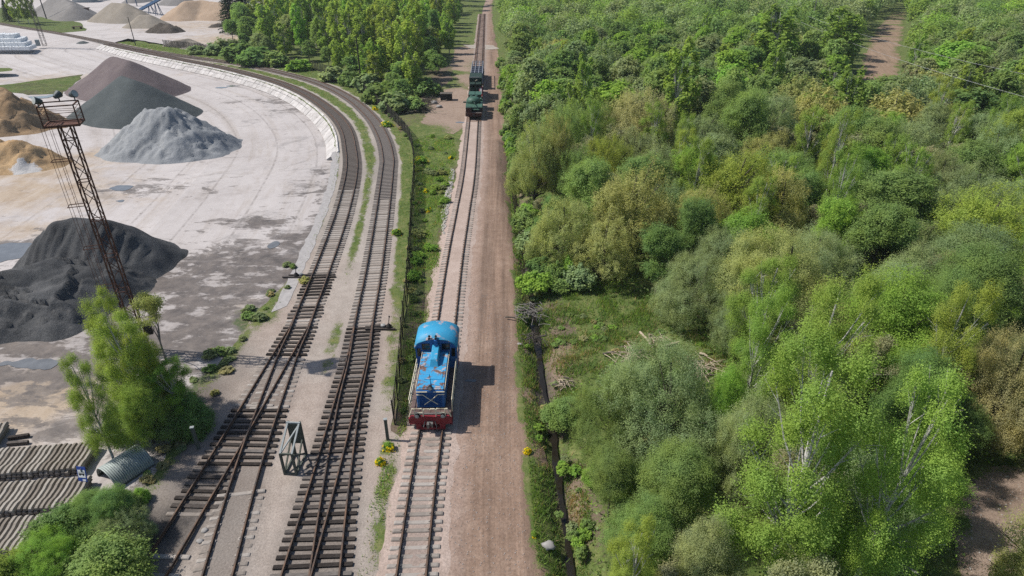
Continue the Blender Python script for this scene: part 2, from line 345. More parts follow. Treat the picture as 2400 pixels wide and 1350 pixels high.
me = np_mesh('ground', np.stack([X, Y, Z], -1).reshape(-1, 3), F, {'grass': gs.ravel(), 'tan': np.clip(tanv*.8+blobs(X, Y, [(2330, 1230, 5, 6, .5)]), 0, 1).ravel(), 'dark': (np.exp(-(dd/.6)**2)*sstep(.3, .6, fbm(X*.8, Y*.5, 17))).ravel(), 'pink': np.zeros(X.size)}, True)
tag(link('ground', me, M_soil), kind='structure')
# yard
DARK = [(350, 720, 11, 8, 1.15), (470, 660, 8, 7, 1.1), (560, 620, 7, 5, 1.), (640, 640, 6, 5, 1.05), (690, 560, 4, 5, .75), (430, 780, 8, 5, .9), (100, 850, 15, 4, 1.25), (300, 800, 6, 4, 1.1), (300, 870, 6, 2.5, .8), (740, 440, 4, 3.5, .62), (745, 395, 1.5, 1.5, .85), (600, 520, 6, 2.5, .66),
        (330, 960, 5, 2.5, .75), (60, 960, 3, 1.5, .5), (690, 240, 8, 4, .5), (560, 220, 6, 3, .35), (350, 440, 8, 4, .45), (20, 585, 5, 4, .7), (80, 1010, 6, 2, .6), (640, 220, 5, 3, .5), (250, 1000, 4, 3, .6)]
TAN = [(560, 720, 4, 3, .4), (150, 1000, 12, 5, .5), (60, 450, 14, 9, .8), (60, 400, 12, 9, .9), (230, 350, 8, 5, .7), (200, 470, 10, 5, .55), (100, 930, 9, 3.5, 1.), (200, 910, 5, 2, .8), (20, 980, 5, 2, .9), (60, 540, 8, 5, .6), (470, 60, 30, 25, .65), (560, 90, 25, 18, .8), (330, 165, 20, 10, .3), (130, 170, 22, 10, .55)]
def yard_attrs(X, Y, d):
    e = dpoly(X, Y, yard_edge)
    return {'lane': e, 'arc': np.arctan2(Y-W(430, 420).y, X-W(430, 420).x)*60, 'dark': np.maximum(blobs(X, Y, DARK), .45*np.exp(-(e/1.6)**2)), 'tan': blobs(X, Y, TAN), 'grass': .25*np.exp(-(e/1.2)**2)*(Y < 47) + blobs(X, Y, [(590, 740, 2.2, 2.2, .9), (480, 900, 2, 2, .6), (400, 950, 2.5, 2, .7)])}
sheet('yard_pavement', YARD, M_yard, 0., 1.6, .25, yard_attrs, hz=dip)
def zero(**k): return lambda X, Y, d: {**{n: np.zeros(len(X)) for n in ('grass', 'dark', 'tan', 'pink')}, **{a: (v(X, Y, d) if callable(v) else np.full(len(X), v)) for a, v in k.items()}}
# gravel between the yard and the wire fence, with its two sidings
FENCE_PX = [(380, 109), (470, 119), (559, 133), (678, 152), (752, 168), (818, 194), (852, 217), (883, 246), (909, 269), (935, 296), (961, 331), (970, 375), (972, 409), (966, 500), (961, 600), (954, 700), (945, 789), (939, 867), (932, 940), (924, 1010)]
FENCE = spline(P2(FENCE_PX), 1.0)
gpoly = xy([p for p in offset(LA1, 2.35) if p.y > 46], 6) + [W2(x-7, y) for x, y in yard_near] + [W2(892, 1500), W2(915, 1350), W2(945, 1150), W2(962, 1040)] + [W2(x-6, y) for x, y in FENCE_PX[::-1]] + [W2(300, 97)]
def gravel_attrs(X, Y, d):
    da, db = np.minimum(dpoly(X, Y, xy(LA1)), dpoly(X, Y, xy(LA2))), np.minimum(dpoly(X, Y, xy(LB1)), dpoly(X, Y, xy(LB2))); df = dpoly(X, Y, xy(FENCE, 3)); dm = np.minimum(da, db)
    n = fbm(X*.35, Y*.35, 9)
    g = sstep(1.45, 2.4, dm)*(.2 + .8*sstep(46, 66, Y))*(.45+.75*n)*1.1 + .5*np.exp(-(df/1.6)**2)*(.4+n)
    g = np.maximum(g, .75*np.exp(-(dpoly(X, Y, [W2(*p) for p in yard_near])/1.1)**2)*(.35+n)); g = np.maximum(g, 1.05*(.35+.8*fbm(X*.9, Y*.7, 93))*blobs(X, Y, [(925, 680, 1.2, 2, 1), (925, 780, 1, 3, .9), (790, 790, 1.2, 4, .8), (770, 850, .9, 2, .7), (905, 1130, .8, 3, .85), (890, 1260, .8, 3, .9), (905, 1050, .7, 1.5, .7), (400, 1280, 1, 1.2, .9), (620, 740, 2, 3, .8), (850, 300, 3, 20, .75), (780, 240, 4, 10, .8)]))
    g = g*sstep(1.3, 2., dm) + (1-sstep(1.3, 2., dm))*.18*n
    pk = (1-sstep(50, 62, Y))*.12 + .3*sstep(.3, .65, fbm(X*.2, Y*.2, 4))*(Y < 62)
    dk = (1-sstep(.8, 1.7, da))*(Y < 40)*.42 + (1-sstep(.9, 2.0, db))*(Y < 44)*.5 + (1-sstep(1, 2.2, dm))*(Y > 60)*.1 + blobs(X, Y, [(470, 930, 2.5, 3, .75), (520, 850, 2, 2.5, .6), (400, 1060, 2.5, 3, .7), (430, 1130, 2, 2, .6), (360, 1230, 2.5, 2.5, .8), (560, 880, 1.5, 2, .4), (880, 380, 2.5, 14, .2)])
    return {'grass': g, 'dark': np.clip(dk, 0, 1), 'pink': np.clip(pk, 0, 1), 'tan': np.zeros(len(X))}
def gravel_h(X, Y):
    d2 = dpoly(X, Y, xy(LA2)); d1 = dpoly(X, Y, xy(LA1)); n = fbm(X*1.1, Y*1.1, 71)
    return .10*(1-sstep(1.0, 1.7, d2))*(Y < W(0, 1160).y)*(.8+.5*n) + .085*(1-sstep(1., 1.8, np.minimum(d1, d2)))*(Y < W(0, 848).y)*(Y > W(0, 955).y)*(.6+.8*n)
sheet('gravel_ground', gpoly, M_gravel, .006, .6, .12, gravel_attrs, hz=gravel_h)
# pale concrete strip between siding and yard
cs_o = offset(LA1, 1.95); cs_i = offset(LA1, 3.0); sel = [i for i, p in enumerate(LA1) if 47 < p.y < 96]
sheet('concrete_strip', [(cs_o[i].x, cs_o[i].y) for i in sel[::4]] + [(cs_i[i].x, cs_i[i].y) for i in sel[::-4]], plain('strip concrete', (.36, .34, .33), (.5, .475, .46), 2), .03, 1.2, .12)
# dirt road and ballast of the straight line
RD_R = [(1246, 1500), (1240, 1350), (1228, 1200), (1216, 1050), (1206, 900), (1198, 750), (1193, 600), (1189, 500), (1184, 400), (1178, 300), (1170, 200), (1165, 130), (1160, 95), (1152, 45), (1152, 8), (1160, -10)]
RD_L = [(1142, -10), (1132, 20), (1126, 60), (1122, 110), (1117, 176), (1108, 280), (1080, 500), (1060, 600), (1030, 800), (1005, 1010), (985, 1150), (960, 1350), (945, 1500)]
def road_attrs(X, Y, d):
    return {'u': X-xc(Y), 'v': Y, 'grass': sstep(-.35, .5, X-xr(Y)+1.0*(fbm(X*.8, Y*.5, 91)-.5))*(-.05+1.45*fbm(X*.9, Y*.5, 92)), 'dark': .18*blobs(X, Y, [(1145, 600, .5, 12, 1), (1180, 850, .4, 5, 1)]), 'pink': .85*(1-sstep(1.9, 3.1, X-xc(Y)+.8*(fbm(X, Y*.6, 97)-.5))), 'tan': np.zeros(len(X))}
def xr(Y): return np.interp(Y, [W2(*p)[1] for p in RD_R], [W2(*p)[0] for p in RD_R])
RD_S = [W2(*p) for p in [(1326, 1500), (1314, 1400), (1296, 1200), (1280, 1050), (1255, 900), (1230, 750), (1219, 620), (1206, 520), (1196, 430), (1189, 350), (1184, 300), (1176, 200), (1169, 130), (1163, 95), (1155, 45), (1154, 8), (1160, -10)]]
sheet('dirt_road', [W2(*p) for p in RD_L]+RD_S, M_road, .012, .5, .15, road_attrs, hz=lambda X, Y: ditch_dip(dpoly(X, Y, DITCH))*.98)
bl, br = offset(LC, 2.0), offset(LC, -2.5)
def crown_c(X, Y): return -.075*sstep(1.45, 2.3, np.abs(X-xc(Y))+.9*(fbm(X*.9, Y*.7, 96)-.5)) + (1-sstep(.95, 1.6, np.abs(X-xc(Y))))*(.085*sstep(31, 35, Y)*(.75+.5*fbm(X, Y*.6, 14)) + (1-sstep(31, 35, Y))*.12*sstep(.56, .74, fbm(X*1.5, Y*1.1, 14)))
sheet('ballast_bed', xy(bl, 6) + xy(br, 6)[::-1], M_ball, .04, .45, .28, hz=crown_c, attrs= zero(grass=lambda X, Y, d: .45*np.exp(-(d/.35)**2)*(X < xc(Y)), dark=lambda X, Y, d: .5*(1-sstep(.3, 1.1, np.abs(X-xc(Y))))*(Y < 31)*fbm(X, Y, 2)+.3*(Y > 150)))
sheet('dirt_clearing', [W2(*p) for p in [(1108, 285), (1060, 315), (1010, 300), (985, 285), (1000, 262), (1012, 225), (1060, 185), (1056, 150), (1066, 112), (1122, 106), (1119, 176)]], M_sandy, .008, 2., .5,
      zero(grass=lambda X, Y, d: .4*np.exp(-(d/2.)**2)+.5*sstep(.52, .75, fbm(X*.15, Y*.15, 6)), pink=.35))
sheet('gravel_crossing', [W2(*p) for p in [(1085, 106), (1120, 105), (1158, 107), (1168, 114), (1140, 117), (1100, 113)]], M_gravel, .06, 2., .5, zero())
sheet('far_dirt_road', [W2(*p) for p in [(1975, 225), (2010, 178), (2030, 120), (2052, 68), (2078, 44), (2090, 28), (2122, 28), (2118, 60), (2112, 110), (2108, 170), (2100, 235)]], M_road, .02, 2., .9, lambda X, Y, d: {'u': X-.36*Y, 'v': Y, 'grass': .75*np.exp(-(d/.9)**2)*(.3+fbm(X*.3, Y*.1, 7)), 'dark': 0*X, 'pink': 0*X, 'tan': 0*X+.4})
sheet('dirt_clearing', [W2(*p) for p in [(1890, 130), (1880, 100), (1925, 98), (1930, 135)]], M_sandy, .02, 3., .3, zero(grass=.3))
sheet('bare_soil', [W2(*p) for p in [(2235, 1450), (2240, 1250), (2250, 1130), (2330, 1085), (2460, 1075), (2560, 1450)]], earth('bare soil', (.24, .175, .135), (.32, .24, .19), (.41, .315, .255), 7, stone=.5), .03, .8, .3, zero(grass=lambda X, Y, d: .5*np.exp(-(d/.8)**2)+.5*sstep(.5, .75, fbm(X*.6, Y*.6, 8))))
# water in the ditch, puddles
D3 = [Vector((x, y, 0)) for x, y in DITCH]; D3 = spline(D3, .8)
wv = lambda p, s: s*(.22+.42*float(sstep(.4, .7, fbm(p.x*.35, p.y*.22, 51))))
dl = [q + (q2-q)*abs(wv(q, 1)) for q, q2 in zip(D3, offset(D3, 1))]; dr = [q + (q2-q)*abs(wv(q, 1)) for q, q2 in zip(D3, offset(D3, -1))]
sheet('ditch_water', [(p.x, p.y) for p in dl[::3]] + [(p.x, p.y) for p in dr[::-3]], M_water, -.72, .8, .12)
def ell(px, py, rx, ry, n=30): 
    c = W(px, py); return [(c.x+rx*math.cos(2*math.pi*k/n), c.y+ry*math.sin(2*math.pi*k/n)) for k in range(n)]
for px, py, rx, ry in ((282, 441, 1.3, .9), (278, 472, .8, .4), (10, 592, 3.2, 2.2), (70, 852, 2.4, .7), (305, 141, 3.0, 1.8), (1100, 893, .45, .12), (545, 186, 1.4, .9), (640, 575, .5, .9), (1078, 287, .9, .5), (515, 190, 1.3, .7)):
    c = W(px, py); sheet('puddle', ell(px, py, rx, ry), M_puddle, .03 + (float(dip(np.array([c.x]), np.array([c.y]))[0]) if px < 700 else 0), .8, .3*min(rx, 1.2))
# green plots inside the yard
M_lawn = earth('lawn', (.1, .08, .05), (.12, .1, .06), (.15, .12, .08), 6, gcol=[(.3, (.06, .095, .022)), (.46, (.10, .15, .035)), (.58, (.16, .185, .06)), (.7, (.28, .235, .13))])
sheet('grass_plot', [W2(*p) for p in [(-60, 42), (10, 58), (90, 72), (150, 77), (206, 72), (190, 53), (130, 42), (90, 38), (70, 22), (-60, 15)]], M_lawn, .05, 4., .6, zero(grass=lambda X, Y, d: .25+.8*fbm(X*.15, Y*.15, 81)))
sheet('grass_plot', [W2(*p) for p in [(-40, 200), (60, 212), (140, 206), (185, 170), (190, 160), (100, 172), (0, 189), (-40, 195)]], M_lawn, .05, 3., .5, zero(grass=lambda X, Y, d: .15+.9*fbm(X*.15, Y*.3, 81)), hz=dip)
sheet('grass_plot', [W2(*p) for p in [(-40, 172), (30, 166), (20, 160), (-40, 160)]], M_lawn, .05, 3., .5, zero(grass=1.1))
sheet('water_channel', [W2(*p) for p in [(60, 217), (100, 213), (135, 205), (137, 209), (105, 218), (70, 223)]], M_puddle, .08, 2., .2, hz=dip)
# ------------------------------------------------------------------ railway tracks
def rail_mat():
    g = G('rail steel', .6, .3, .0); f = g.noise(9, 5, .7)
    side = g.ramp(f, [(.3, (.045, .026, .018)), (.55, (.12, .058, .028)), (.75, (.24, .11, .04))]); top = g.ramp(g.noise(2, 4, .6), [(.35, (.055, .048, .045)), (.65, (.20, .115, .07))])
    ge = g.n('NewGeometry'); sx = g.n('SeparateXYZ'); g.put(sx.inputs[0], ge.outputs['Normal']); m = g.ramp(sx.outputs[2], [(.9, 0.), (.96, 1.)])
    return g.done(g.mix(m, side, top))
M_rail = rail_mat()
def wood(name, a, b, c):
    g = G(name, .9, .1); oi = g.n('ObjectInfo'); f = g.noise(3, 5, .7, g.map((1.5, 12, 8))); v = g.mad(oi.outputs['Random'], .45, -.22)
    return g.done(g.ramp(g.math('ADD', f, v), [(.3, a), (.55, b), (.8, c)]))
M_tie = wood('tarred wood', (.035, .029, .026), (.10, .086, .077), (.25, .225, .205))
M_conc = wood('sleeper concrete', (.27, .235, .205), (.38, .34, .305), (.48, .44, .40))
M_conc2 = wood('dusty sleeper concrete', (.17, .145, .125), (.27, .235, .21), (.37, .335, .305))
RAILP = [(-.075, 0), (-.075, .02), (-.014, .05), (-.014, .12), (-.04, .13), (-.04, .175), (.04, .175), (.04, .13), (.014, .12), (.014, .05), (.075, .02), (.075, 0)]
def sleeper_mesh():
    m = MB(); prof = [(-1.35, .0), (-1.35, .10), (-1.25, .125), (-.72, .125), (-.4, .075), (.4, .075), (.72, .125), (1.25, .125), (1.35, .10), (1.35, .0)]
    n = len(prof); v = []
    for y, k in ((-.14, 0), (-.10, 1), (.10, 1), (.14, 0)): v += [(a, y, b if k else b*.55) for a, b in prof]
    f = [(r*n+i, r*n+(i+1) % n, (r+1)*n+(i+1) % n, (r+1)*n+i) for r in range(3) for i in range(n)] + [tuple(range(n)), tuple(range(3*n, 4*n))[::-1]]
    for sx in (-.76, .76): 
        pass
    m.add(v, f)
    for sx in (-.76, .76): m.box((sx-.13, 0, .14), (.07, .12, .05)).box((sx+.13, 0, .14), (.07, .12, .05))
    return m.mesh('sleeper')
ME_SL = sleeper_mesh(); ME_SL.materials.append(M_conc)
ME_TIE = MB().box((0, 0, .06), (2.75, .24, .13)).mesh('sleeper'); ME_TIE.materials.append(M_tie)
def track(name, label, line, kind, limit=100, extra=None, drop=lambda p: False, zs=.0, group=None, railstart=0, mconc=None):
    """line: far end first. kind(p) -> 'c', 'w', or None"""
    root = empty(name, line[-1], 0, label, 'railway track', group); inv = -line[-1]
    pts = [p + inv for p in line][railstart:]
    for s in (-.76, .76):
        path = [p + Vector((0, 0, .115+zs)) for p in offset(pts, s)]; MB().sweep(path[::1] if len(path) < 500 else path[::2], RAILP).build('rail', M_rail, root)
    near = resample(line[::-1], .56); tn = tangents(near); n = 0; V = {'c': [], 'w': []}
    for p, t in zip(near, tn):
        k = kind(p)
        if not k or drop(p): continue
        c = p + inv; rz = math.atan2(t.y, t.x) - math.pi/2 + random.uniform(-.02, .02); me = ME_SL if k == 'c' else ME_TIE
        span = extra(p) if (extra and k == 'w') else None
        if n < limit:
            o = link('sleeper', me, None, root); o.rotation_euler = (0, 0, rz)
            dz = random.uniform(-.025, .01); o.location = (c.x, c.y, c.z+zs+dz)
            if span: 
                nx = Vector((math.cos(rz), math.sin(rz), 0)); mid = nx*((span[0]+span[1])/2); o.location = o.location + mid; o.scale = ((span[1]-span[0]+2.75)/2.75, 1, 1)
            elif k == 'w': o.scale = (random.uniform(.95, 1.12), random.uniform(.9, 1.15), 1)
            n += 1
        else: V[k].append((c, rz))
    for k, mm in (('c', M_conc2), ('w', mconc or M_tie)):
        far = MB()
        for c, rz in V[k]:
            if k == 'c' and zs == .02:
                d_ = Vector((math.cos(rz), math.sin(rz), 0))
                for s in (-1, 1): far.box((c.x+s*d_.x, c.y+s*d_.y, .06+zs), (.7, .26, .13), rz)
            else: far.box((c.x, c.y, .05+zs), (2.7, .26, .13), rz)
        if far.v: tag(far.build('sleeper', mm, root), kind='stuff')
    return root
def lat(line2):
    P = [(p.x, p.y) for p in line2]; ys = np.array([p[1] for p in P])
    def f(p):
        i = int(np.argmin(np.abs(ys - p.y))); return P[i][0] - p.x
    return f
def py(p): return PX(p.x, p.y, 0)[1]
la2, lb2 = lat(LA2), lat(LB2)
def spanA(p):
    y = py(p)
    if y < 765 or y > 1100: return None
    d = la2(p); return (min(0, d)*1., max(0, d)*1.)
def kindA(p):
    y = py(p)
    if 640 < y < 700 or 715 < y < 745: return 'w'
    if 765 < y < 842 or 960 < y < 1200: return 'w'
    if 842 <= y <= 960: return 'c'
    if y >= 1200: return 'c' if random.random() < .35 else None
    return 'c' if y > 112 or True else None
rootA = track('railway_track', 'curving siding track along the white block wall, straightening past the timber trestle', LA1, kindA, 100, spanA, group='tracks curving round the yard')
def kindA2(p):
    y = py(p); return 'c' if y > 1150 or 842 < y < 960 else None
track('railway_track', 'short branch track splitting off the yard siding beside the timber trestle', LA2, kindA2, zs=.006, group='tracks curving round the yard')
def spanB(p):
    if py(p) < 765: return None
    d = lb2(p); return (min(0, d), max(0, d))
track('railway_track', 'rusty curving track that runs alongside the wire mesh fence', LB1, lambda p: 'w' if py(p) > 768 else 'c', 100, spanB, group='tracks curving round the yard')
track('railway_track', 'diverging rails laid on long black ties between trestle and fence', LB2, lambda p: None, zs=.006, group='tracks curving round the yard')
track('railway_track', 'straight single track carrying the blue locomotive beside the dirt road', LC, lambda p: 'c' if p.y < 112 else 'w', 100, zs=.02, mconc=plain('brown ties', (.14, .085, .06), (.24, .15, .11), 3))
# switch levers
M_dark = plain('dark iron', (.02, .02, .022), (.05, .045, .04), 8, .6, .3); M_grey = plain('grey paint', (.3, .3, .29), (.42, .42, .41), 6, .6)
def switch_stand(px, py_, label, x0, x1, flip):
    p = W(px, py_); r = empty('switch_lever', p, 0, label, 'switch lever', 'hand levers of the points')
    m = MB(); m.box((x0/2+x1/2, -.16, .12), (x1-x0, .2, .12), -.02).box((x0/2+x1/2, .3, .12), ((x1-x0)*.7, .18, .1), .03); m.build('timber', M_tie, r)
    b = MB(); b.lathe([(.24, .16), (.24, .3), (.16, .42), (.1, .5)], 12).tube([(x0 if flip else 0, .05, .2), (0 if flip else x1, .05, .2)], .035); b.build('base', M_dark, r)
    l = MB(); l.tube([(0, 0, .45), (.1, .05, 1.15)], .035).blob((.1, .05, 1.2), (.09, .09, .09), 2); l.build('lever', M_dark, r)
    q = MB(); q.lathe([(.05, 0), (.2, .06), (.2, .18), (.05, .24)], 12, Matrix.Translation((-.5 if flip else .45, .1, .18))); q.build('counterweight', M_grey, r)
switch_stand(695, 650, 'black switch lever on timbers between yard edge and siding', -1.3, 1.9, False)
switch_stand(912, 771, 'switch lever with pale round weight beside the wire fence', -2.0, .55, True)
# ------------------------------------------------------------------ white block retaining wall
wall = empty('retaining_wall', W(700, 240), 0, 'curved sloping wall of whitewashed concrete blocks under the siding track', 'retaining wall'); wl = Vector(wall.location)
def wall_mat():
    g = G('white concrete', .8, .2); f = g.noise(1.2, 6, .7); oi = g.n('ObjectInfo')
    c = g.ramp(f, [(.3, (.40, .365, .34)), (.5, (.6, .57, .55)), (.75, (.72, .695, .68))]); return g.done(g.mul(c, g.mad(oi.outputs['Random'], .25, .85)))
M_wall = wall_mat(); wt = [p for p in offset(LA1, 1.75) if WALL_LO < p.y < WALL_HI]; wt = resample(wt, 1.0)
tW = tangents(wt); nb = 0; i = 0; rest = MB(); rows = []
idx = list(range(len(wt)))[::-1]; k = 0
while k < len(idx)-3:
    a, b = wt[idx[k]], wt[idx[k+2]]; k += 2
    t = (b-a).normalized(); nr = Vector((t.y, -t.x, 0)); nr = nr if (nr.x*tW[idx[k]].y - nr.y*tW[idx[k]].x) > 0 else -nr
    nr = -Vector((b.y-a.y, a.x-b.x, 0)).normalized()
    if (a+nr - Vector((W(560, 300).x, W(560, 300).y, 0))).length > (a-nr - Vector((W(560, 300).x, W(560, 300).y, 0))).length: nr = -nr
    dz = float(dip(np.array([a.x+nr.x*3]), np.array([a.y+nr.y*3]))[0]); dz = min(dz, -.35)
    two = a.y > W(700, 250).y and dz < -.9
    for r_, (f0, f1) in enumerate(((0, .5), (.5, 1)) if two else ((0, 1),)):
        g_ = .05; q0 = a + t*g_; q1 = b - t*g_; run = 2.0
        tiers = [q + nr*run*f + Vector((0, 0, .1 + (dz-.15)*f)) for q in (q0, q1) for f in (f0+.012, f1-.012)]
        up = Vector((0, 0, .16)) + nr*.1; jit = random.uniform(-.03, .05)
        v = [q + up*(1+jit*4) for q in tiers] + [q - up*2 for q in tiers]; v = [q - wl for q in v]; fc = [(0, 1, 3, 2), (4, 6, 7, 5), (0, 4, 5, 1), (1, 5, 7, 3), (3, 7, 6, 2), (2, 6, 4, 0)]
        if nb < 100: MB().add(v, fc).build('block', M_wall, wall); nb += 1
        else: rest.add(v, fc)
if rest.v: tag(rest.build('block', M_wall, wall), kind='stuff')
# ------------------------------------------------------------------ wire fence
fence = empty('wire_fence', FENCE[-1], 0, 'long dark wire mesh fence running between the curved track and the straight track', 'fence'); fo = -FENCE[-1]
M_wire = plain('dark wire', (.018, .017, .016), (.045, .04, .035), 6, .7, .2)
F3 = resample(FENCE[::-1], 2.6); npost = 0; fp = MB()
for i, p in enumerate(F3):
    q = p + fo; lean = Vector((random.uniform(-.08, .08), random.uniform(-.05, .05), 2.15)); 
    if npost < 60: MB().tube([q, q+lean], .05, 6).build('post', M_wire, fence); npost += 1
    else: fp.tube([q, q+lean], .05, 5)
if fp.v: tag(fp.build('post', M_wire, fence), kind='stuff')
for i, (a, b) in enumerate(zip(F3, F3[1:])):
    m = MB(); a, b = a+fo, b+fo; L = (b-a).length; t = (b-a)/L; H = 1.95; sag = random.uniform(0, .12); n = int(L/.115)
    nrm = Vector((t.y, -t.x, 0)); bul = random.uniform(-.12, .12); wd = .034 if a.y - fo.y < 70 else .03
    def pt(u, z): return a + t*u + Vector((0, 0, .06 + z)) + nrm*bul*math.sin(math.pi*u/L)*(1-z/2.2)
    for j in range(n):
        u = L*j/n
        for s in (-1, 1):
            p0, p1 = pt(u, 0), pt(min(max(u + s*H*.55, 0), L), min(H, abs((0 if s < 0 else L)-u)/.55) if not 0 <= u+s*H*.55 <= L else H)
            m.add([p0 - t*wd, p0 + t*wd, p1 + t*wd, p1 - t*wd], [(0, 1, 2, 3)])
    for z in (.0, H-sag): m.bar(pt(0, z), pt(L, z), .03)
    o = m.build('mesh_panel', M_wire, fence)
    if i >= 55: tag(o, kind='stuff')
# ------------------------------------------------------------------ stockpiles
def pile_mat(name, a, b, c, fine=5, streak=.3, patch=None, claw=False):
    g = G(name, .95, .08); big = g.noise(.3, 5, .6); fin = g.noise(fine, 5, .75); f = g.mad(big, .55, g.math('MULTIPLY', fin, .45))
    col = g.ramp(f, [(.3, a), (.5, b), (.7, c)])
    if patch: col = g.mix(g.ramp(g.math('ADD', g.attr('patch'), g.mad(g.noise(1.1, 6, .7), 1.4, -.7)), [(.42, 0.), (.55, 1.)]), col, patch)
    g.bump(g.math('ADD', fin, g.noise(1.1, 5, .7)), .7, .12); return g.done(col)
def pile(label, ridge, m, slope=.7, front=None, res=.45, amp=.35, base=None, name='gravel_pile', cat='gravel pile', detail=1., patch=None, sm=.25, group='stockpiles of gravel and sand', lump=0, cut=None, gro=None, gully=0):
    """ridge: [(px, py, height or fraction)]; front: picture row of the toe under the first point"""
    base = 0. if base is None else base; H = CAM_H - base; pts = []
    if front:
        d0 = W(0, ridge[0][1], 0); k = d0.y/CAM_H; yf = W(0, front, base).y; h0 = (H*k-yf)/(k+1/slope)
    for px, py_, h in ridge:
        h = h*h0 if front else h; p = W(px, py_, base+h); pts.append((p.x, p.y, h))
    hm = max(p[2] for p in pts); mg = hm/slope*1.25+2
    x0, x1, y0, y1 = min(p[0] for p in pts)-mg, max(p[0] for p in pts)+mg, min(p[1] for p in pts)-mg, max(p[1] for p in pts)+mg
    X, Y = np.meshgrid(np.arange(x0, x1, res), np.arange(y0, y1, res)); Zs = []
    wx, wy = (fbm(X*.22, Y*.22, 21)-.5)*2.2*detail*min(1, hm/5), (fbm(X*.22, Y*.22, 22)-.5)*2.2*detail*min(1, hm/5)
    for a, b in (list(zip(pts, pts[1:])) if len(pts) > 1 else [(pts[0], pts[0])]):
        ex, ey = b[0]-a[0], b[1]-a[1]; L = ex*ex+ey*ey or 1e-9; t = np.clip(((X+wx-a[0])*ex+(Y+wy-a[1])*ey)/L, 0, 1)
        d = np.hypot(X+wx-a[0]-t*ex, Y+wy-a[1]-t*ey); Zs.append(a[2]+t*(b[2]-a[2]) - (np.sqrt(d*d+sm*sm*4)-sm*2)*slope)
    Z = np.max(Zs, 0); Z = Z + amp*(fbm(X*.5, Y*.5, 31, 5)-.5)*2*np.clip(Z/2+.3, 0, 1) + lump*(fbm(X*1.6, Y*1.6, 33, 3)-.5)*np.clip(Z, 0, 1)
    if gully:
        th = np.arctan2(Y-pts[0][1], X-pts[0][0]); rr = np.hypot(X-pts[0][0], Y-pts[0][1]); q = fbm(th*4.5+fbm(X*.3, Y*.3, 41)*2, rr*.16, 42, 4); q2 = fbm(X*.45+5, Y*.45, 43, 4)
        Z = Z - gully*np.clip(1-np.abs(q-.5)*9, 0, 1)*np.clip(Z/2, 0, 1)*np.clip(rr/3, .2, 1) - gully*.7*np.clip(1-np.abs(q2-.5)*8, 0, 1)*np.clip(Z/2, 0, 1)
    Z = np.where(Z < .8, Z*.75+.8*.25*(Z/.8)**2*np.sign(Z), Z)          # soft toe
    if cut: Z = cut(X, Y, Z)
    if gro: Z = Z + gro(X, Y, Z)
    zo = dip(X.ravel(), Y.ravel()).reshape(X.shape)-base; keep = Z > -.3; ny, nx = Z.shape; I = np.arange(nx*ny).reshape(ny, nx)
    F = np.stack([I[:-1, :-1], I[:-1, 1:], I[1:, 1:], I[1:, :-1]], -1).reshape(-1, 4); F = F[keep.ravel()[F].any(1)]
    cx, cy = pts[0][0], pts[0][1]; use = np.unique(F); rm = np.zeros(nx*ny, int); rm[use] = np.arange(len(use))
    V = np.stack([X-cx, Y-cy, np.maximum(Z, -.45)+zo], -1).reshape(-1, 3)[use]
    at = {'patch': (patch(X, Y, Z) if patch else np.zeros(X.shape)).ravel()[use]}
    o = link(name, np_mesh(name, V, rm[F], at, True), m); o.location = (cx, cy, base-.02); return tag(o, label, cat, group)
YB = lambda px, py_: float(dip(*[np.array([c]) for c in W2(px, py_)])[0])
M_blue = pile_mat('pale blue grey crushed stone', (.235, .248, .26), (.33, .343, .355), (.42, .432, .445), 4)
M_slate = pile_mat('dark green grey grit', (.075, .088, .09), (.105, .12, .122), (.135, .15, .15), 7)
M_mauve = pile_mat('mauve grit', (.15, .12, .125), (.19, .155, .155), (.235, .195, .19), 7)
M_coal = pile_mat('black slag', (.045, .046, .048), (.095, .097, .10), (.19, .19, .19), 7)
M_sand = pile_mat('brown sand', (.36, .23, .115), (.48, .325, .18), (.60, .43, .25), 2.5, patch=(.62, .6, .58))
M_dsand = pile_mat('dark brown sand', (.20, .13, .07), (.36, .245, .145), (.5, .36, .225), 2)
M_beige = pile_mat('beige gravel', (.27, .235, .19), (.33, .29, .24), (.39, .345, .29), 5)
M_grey_g = pile_mat('grey gravel', (.20, .19, .18), (.26, .245, .235), (.31, .295, .28), 5)
M_orange = pile_mat('orange sand', (.38, .275, .19), (.47, .35, .25), (.55, .42, .31), 4)
M_earthp = pile_mat('dark earth', (.06, .05, .042), (.1, .085, .07), (.16, .135, .115), 2)
pile('pale blue-grey heap of crushed stone with eroded gullies', [(383, 233, 1.), (350, 241, .92), (398, 255, .8)], M_blue, .80, 381, .3, .55, base=YB(380, 380), detail=1.3, sm=.3, lump=.5, gully=.42)
pile('dark green-grey heap of fine grit between the mauve and pale blue heaps', [(285, 176, 1.), (312, 185, .96), (385, 222, .42)], M_slate, .68, 296, .45, .08, base=YB(285, 290), detail=.35)
pile('mauve-brown heap of fine grit, widest of the heaps by the wall', [(262, 131, .97), (300, 140, .95), (335, 160, .55)], M_mauve, .66, 236, .5, .1, base=YB(262, 230), detail=.4)
def claw(X, Y, Z):
    yr = W(180, 512, 5.1).y; return -.34*np.abs(np.sin(X*3.4+vnoise(X*.4, Y*.4)*2.5))*sstep(1.2, 2.2, Z)*(1-sstep(4.6, 5.0, Z))*(Y < yr)
def ridges(X, Y, Z):
    q = fbm(X*.10+Y*.05+fbm(X*.2, Y*.2, 61)*.7, Y*.34-X*.06, 62, 4); return (.4*(1-np.abs(q-.5)*6)+.55*(q*7-np.floor(q*7))**2)*np.clip(Z/1.5, 0, 1) - .2
